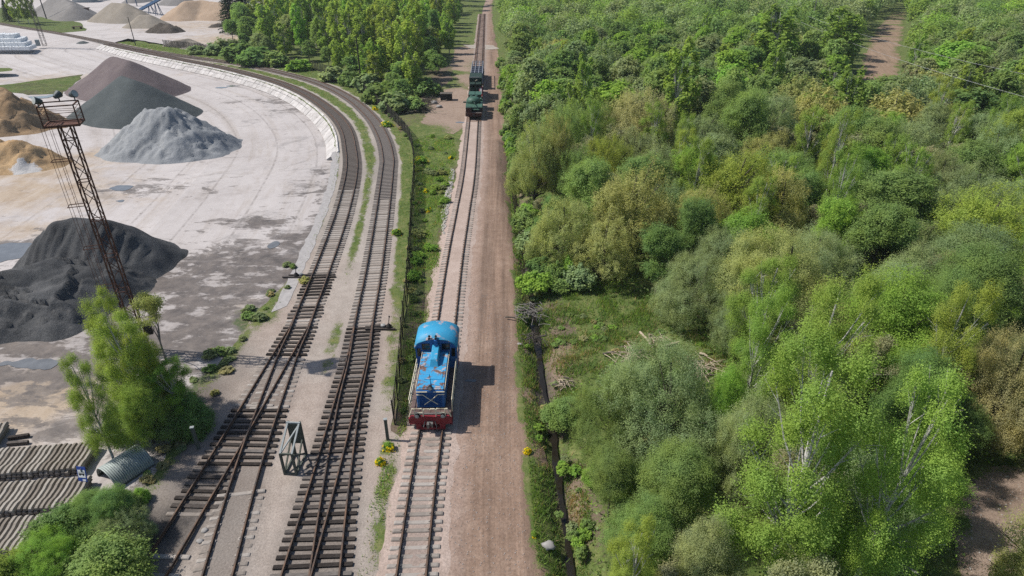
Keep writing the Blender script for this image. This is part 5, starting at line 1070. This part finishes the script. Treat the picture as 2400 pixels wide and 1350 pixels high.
# ------------------------------------------------------------------ masts, poles, wires
M_rust = plain('rusty steel', (.045, .024, .018), (.19, .08, .05), 3, .85); M_pole = plain('weathered pole', (.05, .045, .04), (.12, .11, .1), 5, .9)
def mast(px, py_, H, label, full=True, w0=.40, mat=None):
    p = W(px, py_); r = empty('lighting_mast', p, .35, label, 'lighting mast'); mat = mat or M_rust; cs = [(-1, -1), (1, -1), (1, 1), (-1, 1)]; wz = lambda z: w0*(1-.12*z/H)
    for sx, sy in cs: MB().bar((sx*wz(0), sy*wz(0), 0), (sx*wz(H), sy*wz(H), H), .085).build('leg', mat, r)
    m = MB(); n = int(H/.95)
    for k in range(n):
        z0, z1 = H*k/n, H*(k+1)/n
        for i in range(4):
            a, b = cs[i], cs[(i+1) % 4]; a, b = (a, b) if k % 2 else (b, a); m.bar((a[0]*wz(z0), a[1]*wz(z0), z0), (b[0]*wz(z1), b[1]*wz(z1), z1), .042)
            if k % 3 == 0: m.bar((a[0]*wz(z0), a[1]*wz(z0), z0), (b[0]*wz(z0), b[1]*wz(z0), z0), .05)
    m.build('lattice', mat, r)
    if not full: return r
    MB().box((0, 0, H+.05), (2.0, 1.45, .1)).build('platform', mat, r)
    m = MB(); X_, Y_ = 1.0, .72
    for x, y in ((-X_, -Y_), (X_, -Y_), (X_, Y_), (-X_, Y_)): m.bar((x, y, H), (x, y, H+1.35), .07)
    for a, b in (((-X_, -Y_), (X_, -Y_)), ((X_, -Y_), (X_, Y_)), ((X_, Y_), (-X_, Y_)), ((-X_, Y_), (-X_, -Y_))):
        m.bar((*a, H+1.35), (*b, H+1.35), .07); m.bar((*a, H+.1), (*b, H+.1), .11)
        for k in range(1, 5): m.bar((*a, H+.1+k*.25), (*b, H+.1+k*.25+RS.uniform(-.08, .08)), .022)
    m.build('railing', mat, r)
    for (x, y, az) in ((-.85, -.75, -.9), (-.05, .8, 2.6), (.85, .7, 1.0)):
        T = Matrix.Translation((x, y, H+1.75)) @ Matrix.Rotation(az, 4, 'Z') @ Matrix.Rotation(1.25, 4, 'X'); f = MB().lathe([(.11, -.3), (.17, -.18), (.21, .0), (.24, .12), (.24, .16)], 16, T).bar((x, y, H+1.3), (x, y, H+1.6), .06).build('floodlight', plain('grey lamp housing', (.05, .065, .07), (.1, .125, .13), 5, .5), r)
        MB().lathe([(.01, .13), (.22, .13), (.22, .17), (.01, .18)], 16, T).build('lens', M_lamp, f)
    m = MB(); x = -wz(0)-.55
    for dx, dy in ((0, -.22), (0, .22), (-.45, -.3), (-.45, .3)): m.tube([(x+dx+.15*0, dy, 2.5), (x+dx+.08, dy, H)], .014, 4)
    for k in range(5): z = 3+k*3.2; m.tube([(-wz(z), -.3, z), (x-.5, -.3, z), (x-.5, .3, z), (-wz(z), .3, z)], .03, 4)
    for k in range(40): z = 2.6+k*.34; m.tube([(x, -.22, z), (x, .22, z)], .012, 3) if z < H else None
    m.build('ladder', mat, r)
    MB().box((.9, -.3, 2.2), (.5, .3, .9)).build('switch_box', M_dark, r); return r
mast(338, 826, 18.1, 'tall rusty lattice lighting mast with a railed lamp platform rising beside the slag heap')
mr = mast(105, 107, 19, 'slender lattice mast standing in the yard beside the white sacks', False, .5, plain('weathered lattice', (.1, .085, .075), (.2, .17, .15), 3))
MB().box((-1.6, 0, .9), (1.0, .8, 1.8)).build('cabinet', plain('pale cabinet', (.4, .45, .45), (.5, .55, .55)), mr)
def pole(px, py_, H, label, r0=.13, arm=False, m=None, lean=(0, 0)):
    p = W(px, py_); r = empty('utility_pole', p, 0, label, 'utility pole'); MB().tube([(0, 0, 0), (lean[0], lean[1], H)], [r0, r0*.7], 8).build('shaft', m or M_pole, r)
    if arm: MB().bar((-1, 0, H-.4), (1, 0, H-.4), .1).build('crossarm', m or M_pole, r); MB().tube([(-.8, 0, H-.35), (-.8, 0, H-.1)], .06).tube([(.8, 0, H-.35), (.8, 0, H-.1)], .06).build('insulator', M_lamp, r)
    else: MB().tube([(lean[0], lean[1], H-.05), (lean[0], lean[1], H+.12)], r0*.8, 8).build('cap', M_dark, r)
    return r
pole(318, 107, 8.0, 'thin dark pole leaning by the far end of the tracks', .14, m=M_pole); pole(848, 206, 10.2, 'black timber pole standing behind the wire fence by the birches', .2, m=M_black)
pole(551, 60, 13, 'tall thin pole in front of the dark spruces', .14, m=M_bgrey); pole(109, 44, 16, 'far double pole on the grass plot', .22); pole(1890, 112, 13.0, 'grey concrete pole beside the far dirt road', .18, True, M_bgrey); pole(1830, 75, 14, 'grey concrete pole deeper in the wood beyond the far dirt road', .18, True, M_bgrey)
wr = empty('power_line', W(1890, 112), 0, 'pale overhead wires crossing above the far dirt road', 'power line'); M_wiring = plain('aluminium wire', (.4, .4, .4), (.5, .5, .5), 2, .4)
for k, (a, b) in enumerate((((1893, 38), (2420, 178)), ((1878, 52), (2420, 232)), ((1800, 8), (2150, -12)))):
    A_, B_ = W(*a, 10.5-k*.4)-wr.location, W(*b, 10.5-k*.4)-wr.location; MB().tube([A_.lerp(B_, t/12) - Vector((0, 0, 3.2*(t/12)*(1-t/12))) for t in range(13)], .022, 4).build('wire', M_wiring, wr)
# ------------------------------------------------------------------ near furniture
M_gwood = plain('grey-green painted timber', (.075, .085, .07), (.15, .165, .14), 3, .85, stretch=(6, 6, 1)); M_lightw = plain('pale worn timber edge', (.3, .33, .33), (.42, .45, .45), 4, .8)
def trestle():
    p = W(672, 1112); r = empty('timber_trestle', p, -.06, 'dark grey-green timber trestle with an upright board between the sidings', 'trestle')
    x0, x1, yb = -.1, .62, 1.75
    for x in (x0, x1):
        MB().bar((x, 0, 0), (x, 0, 1.75), .13).build('post', M_gwood, r); MB().bar((x, yb, 0), (x, yb, 2.7), .13).build('post', M_gwood, r)
        MB().bar((x, 0, 1.72), (x, yb-.08, 2.68), .1).build('brace', M_lightw, r); MB().bar((x, 0, .12), (x, yb, 1.5), .09).build('brace', M_gwood, r); MB().bar((x, yb, .12), (x, 0, 1.55), .09).build('brace', M_gwood, r); MB().bar((x, 0, .1), (x, yb, .1), .1).build('sill', M_gwood, r)
    MB().bar((x0, 0, 1.7), (x1, 0, 1.7), .1).build('tie_beam', M_gwood, r); MB().bar((x0, 0, .1), (x1, 0, .1), .1).build('tie_beam', M_gwood, r)
    MB().box(((x0+x1)/2, yb-.1, 1.85), (x1-x0+.12, .06, 1.6)).build('board', plain('green board', (.07, .08, .065), (.12, .13, .105), 2), r); MB().bar((x0-.08, yb-.1, 2.7), (x1+.08, yb-.1, 2.7), .1).build('cap', M_lightw, r)
    MB().bar((x0, -.02, 1.7), (x1, yb-.16, 2.6), .08).build('brace', M_lightw, r)
trestle()
def post(px, py_, H, label, w_=.2):
    p = W(px, py_); r = empty('timber_post', p, .2, label, 'post', 'timber posts beside the tracks'); MB().bar((0, 0, 0), (0, 0, H), w_, w_*.7).build('shaft', M_gwood, r); MB().box((0, 0, H+.02), (w_*1.2, w_, .05), .0).build('cap', M_lightw, r)
post(909, 1031, 1.75, 'dark green timber post at the open end of the wire fence'); post(466, 1052, 1.8, 'dark green timber post beside the siding by the deep green bush')
def corrugated(px, py_):
    p = W(px, py_); r = empty('corrugated_shelter', p, -.55, 'grey-green corrugated metal arch shelter among the bushes', 'shelter'); R0 = 1.02; L = 2.4; V = []; nA, nL = 26, 60
    for j in range(nL+1):
        y = L*j/nL; rr = R0 + .035*math.sin(j*math.pi/1.5*1.0)
        for i in range(nA+1): a = math.pi*i/nA; V.append((rr*math.cos(a), y, rr*math.sin(a)*1.02))
    F = [(j*(nA+1)+i, j*(nA+1)+i+1, (j+1)*(nA+1)+i+1, (j+1)*(nA+1)+i) for j in range(nL) for i in range(nA)]; m = MB().add(V, F); o = m.build('roof', plain('galvanised sheet', (.33, .38, .36), (.48, .53, .51), 2, .5, .2), r); s_ = o.modifiers.new('t', 'SOLIDIFY'); s_.thickness = .02
    MB().prism([(R0*.95*math.cos(a), R0*.95*math.sin(a)) for a in np.linspace(0, math.pi, 16)], L-.12, L-.06).build('end_wall', M_dgreen, r)
    for s in (-1, 1): MB().box((s*R0, L/2, .06), (.12, L, .12)).build('sill', M_gwood, r)
corrugated(252, 1132)
def busstop():
    p = W(178, 1185); p = Vector(W(192, 1111, 2.15)); p.z = 0; r = empty('bus_stop_sign', p, -.25, 'blue and white bus stop sign on a pole by the sleeper stacks', 'road sign'); MB().tube([(0, .03, 0), (0, .03, 2.5)], .03).build('pole', M_steel, r)
    T = Matrix.Rotation(-.30, 4, 'X') @ Matrix.Rotation(-.12, 4, 'Y'); Mb = plain('sign blue', (.015, .05, .26), (.02, .065, .31), 3, .4); Mw = plain('sign white', (.72, .74, .76), (.8, .82, .84), 3, .4)
    r2_ = Matrix.Translation((0, 0, 2.15)) @ T; pl_ = MB(); pl_.box((0, 0, 0), (.62, .03, .9)); pl_.v = [tuple(r2_ @ Vector(v)) for v in pl_.v]; o = pl_.build('panel', Mb, r)
    f = MB().box((0, -.019, .02), (.5, .008, .46)); f.v = [tuple(r2_ @ Vector(v)) for v in f.v]; f.build('white_field', Mw, o)
    b = MB().box((0, -.026, .05), (.40, .006, .17)).box((-.12, -.026, -.06), (.08, .006, .07)).box((.12, -.026, -.06), (.08, .006, .07)); b.v = [tuple(r2_ @ Vector(v)) for v in b.v]; b.build('bus_pictogram', M_black, o)
    k = MB()
    for i in range(4): k.box((-.14+.095*i, -.031, .085), (.07, .006, .06))
    k.v = [tuple(r2_ @ Vector(v)) for v in k.v]; k.build('pictogram_window', Mw, o)
    g_ = MB().box((.12, -.021, -.36), (.22, .008, .1)); g_.v = [tuple(r2_ @ Vector(v)) for v in g_.v]; g_.build('small_plate', Mw, o)
busstop()
def stack(a, b, label, layers=3, gap=.31):
    A_, B_ = W(*a), W(*b); t = (B_-A_).normalized(); n = int((B_-A_).length/gap); rz = math.atan2(t.y, t.x)+math.pi/2
    for l in range(layers):
        for k in range(n):
            if l < layers-1 and k % 1: continue
            o = link('concrete_sleeper', ME_SL2, None); o.location = A_ + t*(gap*k+.07*l) + Vector((t.y, -t.x, 0))*random.uniform(-.06, .06)+Vector((0, 0, .24*l)); o.scale = (.86, 1, 1); o.rotation_euler = (0, 0, rz+random.uniform(-.03, .03)); tag(o, label, 'concrete sleeper', label+' group')
def stored_sleeper():
    prof = [(-1.35, .15), (-1.2, .2), (-.72, .21), (-.4, .14), (.4, .14), (.72, .21), (1.2, .2), (1.35, .15)]; v = []
    for a, b in prof: v += [(a, -.135, 0), (a, -.075, b), (a, .075, b), (a, .135, 0)]
    n = len(prof); f = [(i*4+k, i*4+k+1, i*4+k+5, i*4+k+4) for i in range(n-1) for k in range(3)] + [(i*4+3, i*4, i*4+4, i*4+7) for i in range(n-1)] + [(0, 1, 2, 3), (n*4-1, n*4-2, n*4-3, n*4-4)]
    return MB().add(v, f).mesh('concrete_sleeper')
ME_SL2 = stored_sleeper(); ME_SL2.materials.append(wood('stored sleeper concrete', (.25, .215, .18), (.375, .335, .29), (.49, .45, .40)))
stack((-90, 1103), (222, 1082), 'weathered concrete sleeper in the long stack reaching to the corrugated shelter')
stack((-90, 1190), (212, 1165), 'weathered concrete sleeper in the stack beside the bus stop sign, next to the bushes')
stack((-90, 1280), (150, 1255), 'weathered concrete sleeper in the stack half hidden by the bushy trees')
stack((-90, 1048), (22, 1030), 'weathered concrete sleeper in the short stack next to the bare slag ground')
for i, (a, b) in enumerate((((20, 1027), (68, 1020)), ((18, 1040), (66, 1036)), ((22, 1058), (50, 1056)))):
    A_, B_ = W(*a, .15), W(*b, .15); o = MB().bar((0, 0, 0), B_-A_, .22).build('loose_beam', M_tie); o.location = A_; tag(o, 'dark loose beam lying at the end of the short sleeper stack', 'beam', 'loose beams by the sleeper stacks')
# white sacks
def sack_mesh():
    m = MB().box((0, 0, .5), (.95, .95, .95)).box((0, 0, 1.02), (.5, .5, .12), taper=.5); return m.mesh('white_sack')
ME_SACK = sack_mesh(); ME_SACK.materials.append(plain('white woven sack', (.92, .97, 1.0), (1., 1., 1.), 2, .7)); s0 = W(68, 117.5)
def bags():
    ux = Vector((-1, .03, 0)); uy = Vector((-.28, 1, 0)).normalized()
    for l, (i0, j0, ni, nj) in enumerate(((0, 0, 16, 5), (1.2, .8, 14, 5), (2.4, 1.8, 12, 5), (4.5, 3.0, 9, 4))):
        for j in range(nj):
            for i in range(ni):
                if l < 3 and j > 1 and i > 2 and i < ni: 
                    if not (l == 2): continue
                o = link('white_sack', ME_SACK); o.location = s0 + ux*(1.04*(i+i0)) + uy*(1.04*(j+j0)) + Vector((0, 0, .98*l)); o.rotation_euler = (random.uniform(-.06, .06), random.uniform(-.06, .06), random.uniform(-.2, .2)); o.scale = [random.uniform(.93, 1.07)]*3
                tag(o, 'full white woven bulk sack in the stepped stack on the yard', 'sack', 'white bulk sacks stacked on the yard')
bags()
# hut, shed, conveyor, boards
p = W(1046, 236); hut = empty('tarred_hut', p, .03, 'small black tarred box hut on the dirt clearing beside the train', 'hut'); MB().box((0, .7, .65), (2.3, 1.5, 1.3)).build('wall', M_black, hut); MB().box((0, .7, 1.34), (2.5, 1.75, .1)).build('roof', plain('worn boards', (.09, .075, .06), (.17, .145, .12), 2), hut)
p = W(172, 42); shed = empty('brick_shed', p, -.1, 'small red brick shed with a flat dark roof and open front in the yard', 'shed'); Mbr = plain('old brick', (.2, .1, .07), (.32, .19, .14), 1); MB().box((-3.3, 3, 1.6), (.4, 6, 3.2)).box((3.3, 3, 1.6), (.4, 6, 3.2)).box((0, 5.9, 1.6), (6.2, .3, 3.2)).build('wall', Mbr, shed); MB().box((0, 2.7, 3.35), (7.6, 7.4, .3)).build('roof', plain('roof felt', (.1, .075, .065), (.16, .12, .1), 1), shed); MB().box((0, .4, .9), (6.0, .1, 1.8)).build('gate', M_black, shed)
def conveyor():
    a, b = W(330, 22, .8), W(376, -3, 7); r = empty('conveyor', W(330, 22), 0, 'blue inclined belt conveyor behind the tall beige gravel heap', 'conveyor'); a -= r.location; b -= r.location; Mb = plain('blue steel', (.03, .09, .2), (.06, .15, .3), 3); m = MB(); m.bar(a, b, 1.2, .9); m.build('truss', Mb, r); MB().bar(a+Vector((0, 0, .5)), b+Vector((0, 0, .5)), .9, .1).build('belt', M_black, r)
    m = MB()
    for t in (.45, .75):
        c = a.lerp(b, t)
        for s in (-1, 1): m.bar((c.x+s*1.2, c.y, -r.location.z), (c.x+s*.4, c.y, c.z), .2); m.bar((c.x+s*1.2, c.y+1.5, 0), (c.x+s*.4, c.y, c.z), .2)
    m.build('support', Mb, r)
    q = empty('loading_hopper', W(308, 14), 0, 'blue steel hopper at the crest of the beige gravel heap', 'hopper'); MB().bar((-2, 0, 5.2), (3.5, -1, 3.2), 1.6, .5).build('chute', plain('sky blue steel', (.06, .2, .5), (.1, .28, .6)), q); MB().bar((-2, .5, 0), (-2, .5, 5), .3).bar((2.5, .5, 0), (2.5, .5, 3.6), .3).build('support', Mb, q)
conveyor()
p = W(562, 137); b = empty('gate_board', p, 0, 'white notice panel fixed on a dark gate frame in the wire fence', 'notice panel'); MB().box((.7, 0, 1.1), (1.5, .06, 2.2)).build('frame', M_wire, b); MB().box((.55, -.06, 1.6), (.6, .05, 1.2)).build('panel', plain('white panel', (.7, .7, .7), (.8, .8, .8)), b); MB().box((-.6, -.3, .4), (.9, .7, .8)).build('footing', M_conc, b)
p = W(200, 4); b = empty('house', p, .2, 'white house half hidden by trees behind the grey gravel heap', 'house'); MB().box((0, 0, 2.5), (9, 8, 5)).build('wall', plain('white render', (.5, .5, .48), (.62, .62, .6), 1), b); MB().prism([(-5, 5), (0, 8), (5, 5)], -4.5, 4.5).build('roof', plain('grey roof', (.12, .11, .11), (.2, .19, .18), 1), b)
for x in (-2.5, 0, 2.5): MB().box((x, -4.02, 2.8), (1.2, .05, 1.5)).build('window', M_glass, b)
p = W(182, 68); b = empty('picnic_table', p, .2, 'low dark timber frame lying at the tip of the grass plot', 'timber frame'); MB().box((0, 0, .8), (3.2, 1.6, .15)).build('top', M_wag, b); MB().box((-1.2, 0, .35), (.2, 1.4, .7)).box((1.2, 0, .35), (.2, 1.4, .7)).build('leg', M_wag, b)
# flowering bushes
M_yel = leaf_mat('yellow blossom'); 
def flower_bush(px, py_, wpx, h, label):
    p = W(px, py_); r = wpx/2/FPX*ZC(p.y, 0); e = plant('shrub', p.x, p.y, r, h, 'bright', label, 'yellow flowering bushes near the fence', near=True); RS.seed(int(px)); n = 230; d = unit(n); d[:, 2] = np.abs(d[:, 2]); P = d*np.array([r*1.25, r*1.1, h*.8])*RS.uniform(.3, 1.2, (n, 1)); k = fbm(P[:, 0]*2.5+px, P[:, 1]*2.5, 3) > .54; P = P[k]; o = link('blossom', leafmesh('blossom', P, d[k]+unit(len(P))*.3, RS.uniform(.035, .075, len(P))*(1+p.y/60), .8), M_yel, e); o.color = (.72, .55, .015, 1); o.rotation_euler = (0, 0, 0)
for px, py_, wpx, h, lab in ((987, 382, 34, 1.1, 'large yellow flowering bush beyond the fence at the bend'), (907, 296, 26, 1., 'yellow flowering bush beside the outer rail of the curve'), (879, 257, 14, .8, 'small yellow flowering bush at the start of the fence bend'), (930, 550, 22, .7, 'yellow flowering bush between rusty track and fence'), (912, 1052, 26, .6, 'yellow flowering plant clump in front of the timber post'), (890, 1086, 22, .5, 'yellow flowering plant clump on the grassy verge near the trestle'), (997, 450, 14, .5, 'yellow flowers in the grass strip below the large flowering bush'), (1004, 495, 16, .5, 'yellow flowers in the grass strip near the straight track'), (1058, 372, 12, .5, 'yellow flowers at the ballast edge below the dirt clearing'), (1236, 1060, 16, .35, 'dandelion patch at the road edge by the ditch'), (1252, 1255, 14, .35, 'dandelion patch beside the grey boulder')): flower_bush(px, py_, wpx, h, lab)
# logs, brushwood, stones
M_log = plain('bleached log', (.42, .33, .24), (.6, .5, .39), 3, .9, stretch=(4, 4, 1)); M_darklog = plain('dark dead wood', (.06, .05, .042), (.14, .12, .1), 4, .9)
for a, b, rr, mt, lab in (((1592, 803), (1545, 815), .13, M_log, 'short bleached log with a sawn end in the grassy clearing'), ((1510, 822), (1462, 846), .16, M_log, 'long pale rotten log in the grassy clearing'), ((1500, 778), (1530, 815), .1, M_log, 'thin fallen branch across the clearing'), ((1640, 828), (1658, 835), .1, M_log, 'small cut log stub at the clearing corner'), ((1330, 955), (1320, 985), .05, M_log, 'thin pale stick on the ditch bank'), ((2255, 1123), (2285, 1130), .09, M_darklog, 'dark log lying on the bare soil')):
    A_, B_ = W(*a, .12), W(*b, .14); o = MB().tube([(0, 0, 0), (B_-A_)*.5+Vector((.05, 0, .05)), B_-A_], [rr, rr*.95, rr*.8], 8).build('fallen_log', mt); o.location = A_; tag(o, lab, 'log')
def brush(px, py_, rad, h, n, label, nm='brushwood_pile', mt=None, planks=0):
    p = W(px, py_); m = MB(); rd = random.Random(px)
    for k in range(n):
        a = rd.uniform(0, 6.28); c = Vector((rd.gauss(0, rad*.45), rd.gauss(0, rad*.35), rd.uniform(.05, h))); d = Vector((math.cos(a), math.sin(a), rd.uniform(-.2, .5)))*rd.uniform(.5, 1.2)*rad*.5; m.tube([c-d, c+Vector((0, 0, .1)), c+d], [.035, .03, .01], 4, False)
    o = empty(nm, p, 0, label, 'brushwood'); m.build('branches', mt or M_darklog, o); m2 = MB()
    for k in range(max(planks, 3)):
        a = rd.uniform(-.6, .6); c = Vector((rd.gauss(0, rad*.5), rd.gauss(0, rad*.4), rd.uniform(.1, h*.9))); m2.bar(c-Vector((math.cos(a), math.sin(a), .1))*rad*.3, c+Vector((math.cos(a), math.sin(a), .1))*rad*.3, .14, .07)
    m2.build('plank', M_log if planks else M_darklog, o)
brush(975, 258, 3.6, 1.1, 150, 'heap of grey dead branches and planks behind the fence bend', planks=9); brush(1000, 240, 2.5, .8, 70, 'smaller grey branch heap beside the black hut clearing', planks=4); brush(1243, 742, 1.4, 1.0, 60, 'tangle of dry grey branches hanging over the ditch', mt=M_bgrey); brush(1252, 800, 1.0, .6, 36, 'low dry brushwood in the ditch near the clearing'); brush(1236, 640, .7, .5, 24, 'dark brushwood in the ditch under the leaning willow')
brush(1478, 838, 1.5, .5, 45, 'pale dead brushwood lying across the grassy clearing', mt=M_log); brush(1650, 872, 1.7, .5, 55, 'pale dead brushwood at the far corner of the clearing', mt=M_log); brush(1535, 800, 1.0, .4, 26, 'dry sticks beside the sawn log in the clearing', mt=M_log); brush(1318, 905, .7, .35, 22, 'dry straw-coloured sticks on the ditch bank', mt=M_log)
for px, py_, s_, lab in ((1286, 1281, .38, 'grey boulder on the road edge beside the ditch'), (1218, 808, .2, 'flat pale stone at the road edge'), (1030, 252, .6, 'pale concrete lump on the dirt clearing'), (1018, 243, .7, 'white concrete fragment beside the branch heap'), (480, 1245, .22, 'broken concrete piece between the branching rails'), (470, 1270, .2, 'small concrete chunk by the branching rails')):
    o = MB().blob((0, 0, s_*.3), (s_, s_*.8, s_*.5), int(px), 2).build('boulder', plain('stone', (.3, .285, .27), (.45, .43, .41), 4), None, True); o.location = W(px, py_); tag(o, lab, 'boulder')
def stones(n, poly, s0, s1, label, mt, dens=None, zf=0):
    P = scatter(n, poly, dens); m = MB(); rd = random.Random(4); base = [(-1, -.8, -.3), (1, -.7, -.3), (.8, .9, -.3), (-.9, .8, -.3), (-.5, -.4, .55), (.6, -.3, .5), (.4, .5, .6), (-.5, .5, .45)]
    for x, y in P:
        s = rd.uniform(s0, s1); a = rd.uniform(0, 6.28); c_, t_ = math.cos(a)*s, math.sin(a)*s; m.add([(x+(u*c_-v*t_)*rd.uniform(.7, 1.2), y+(u*t_+v*c_)*rd.uniform(.7, 1.2), zf+w_*s) for u, v, w_ in base], [(4, 5, 6, 7), (0, 1, 5, 4), (1, 2, 6, 5), (2, 3, 7, 6), (3, 0, 4, 7)])
    return tag(m.build('rubble', mt), label, 'rubble', None, 'stuff')
stones(700, [W2(1058, 395), W2(1066, 400), W2(1052, 490), W2(1040, 560), W2(1034, 500), W2(1050, 430)], .08, .2, 'pale stones tipped down the ballast slope of the straight track', plain('pale stone', (.42, .39, .35), (.58, .55, .5), 4))
stones(2600, [W2(*p) for p in RD_R[:6]] + [W2(*p) for p in RD_L[::-1][:6]][::-1], .018, .05, 'loose stones scattered over the dirt road', plain('road stone', (.3, .25, .22), (.5, .45, .42), 9), None, .02)
stones(380, [W2(2262, 1350), W2(2258, 1130), W2(2400, 1085), W2(2400, 1350)], .02, .07, 'pale chips scattered over the bare soil', plain('chip', (.35, .31, .27), (.55, .52, .48), 9), None, .03)

# ------------------------------------------------------------------ air
m = bpy.data.materials.new('pale air'); m.use_nodes = True; t = m.node_tree; t.nodes.clear(); o_ = t.nodes.new('ShaderNodeOutputMaterial'); v_ = t.nodes.new('ShaderNodeVolumePrincipled')
v_.inputs['Color'].default_value = (.80, .88, .95, 1); v_.inputs['Density'].default_value = .00016; v_.inputs['Anisotropy'].default_value = .2; t.links.new(v_.outputs[0], o_.inputs['Volume'])
tag(MB().box((0, 1090, 13.5), (3200, 3000, 35)).build('haze', m), 'thin pale haze over the whole valley', 'haze', None, 'stuff')
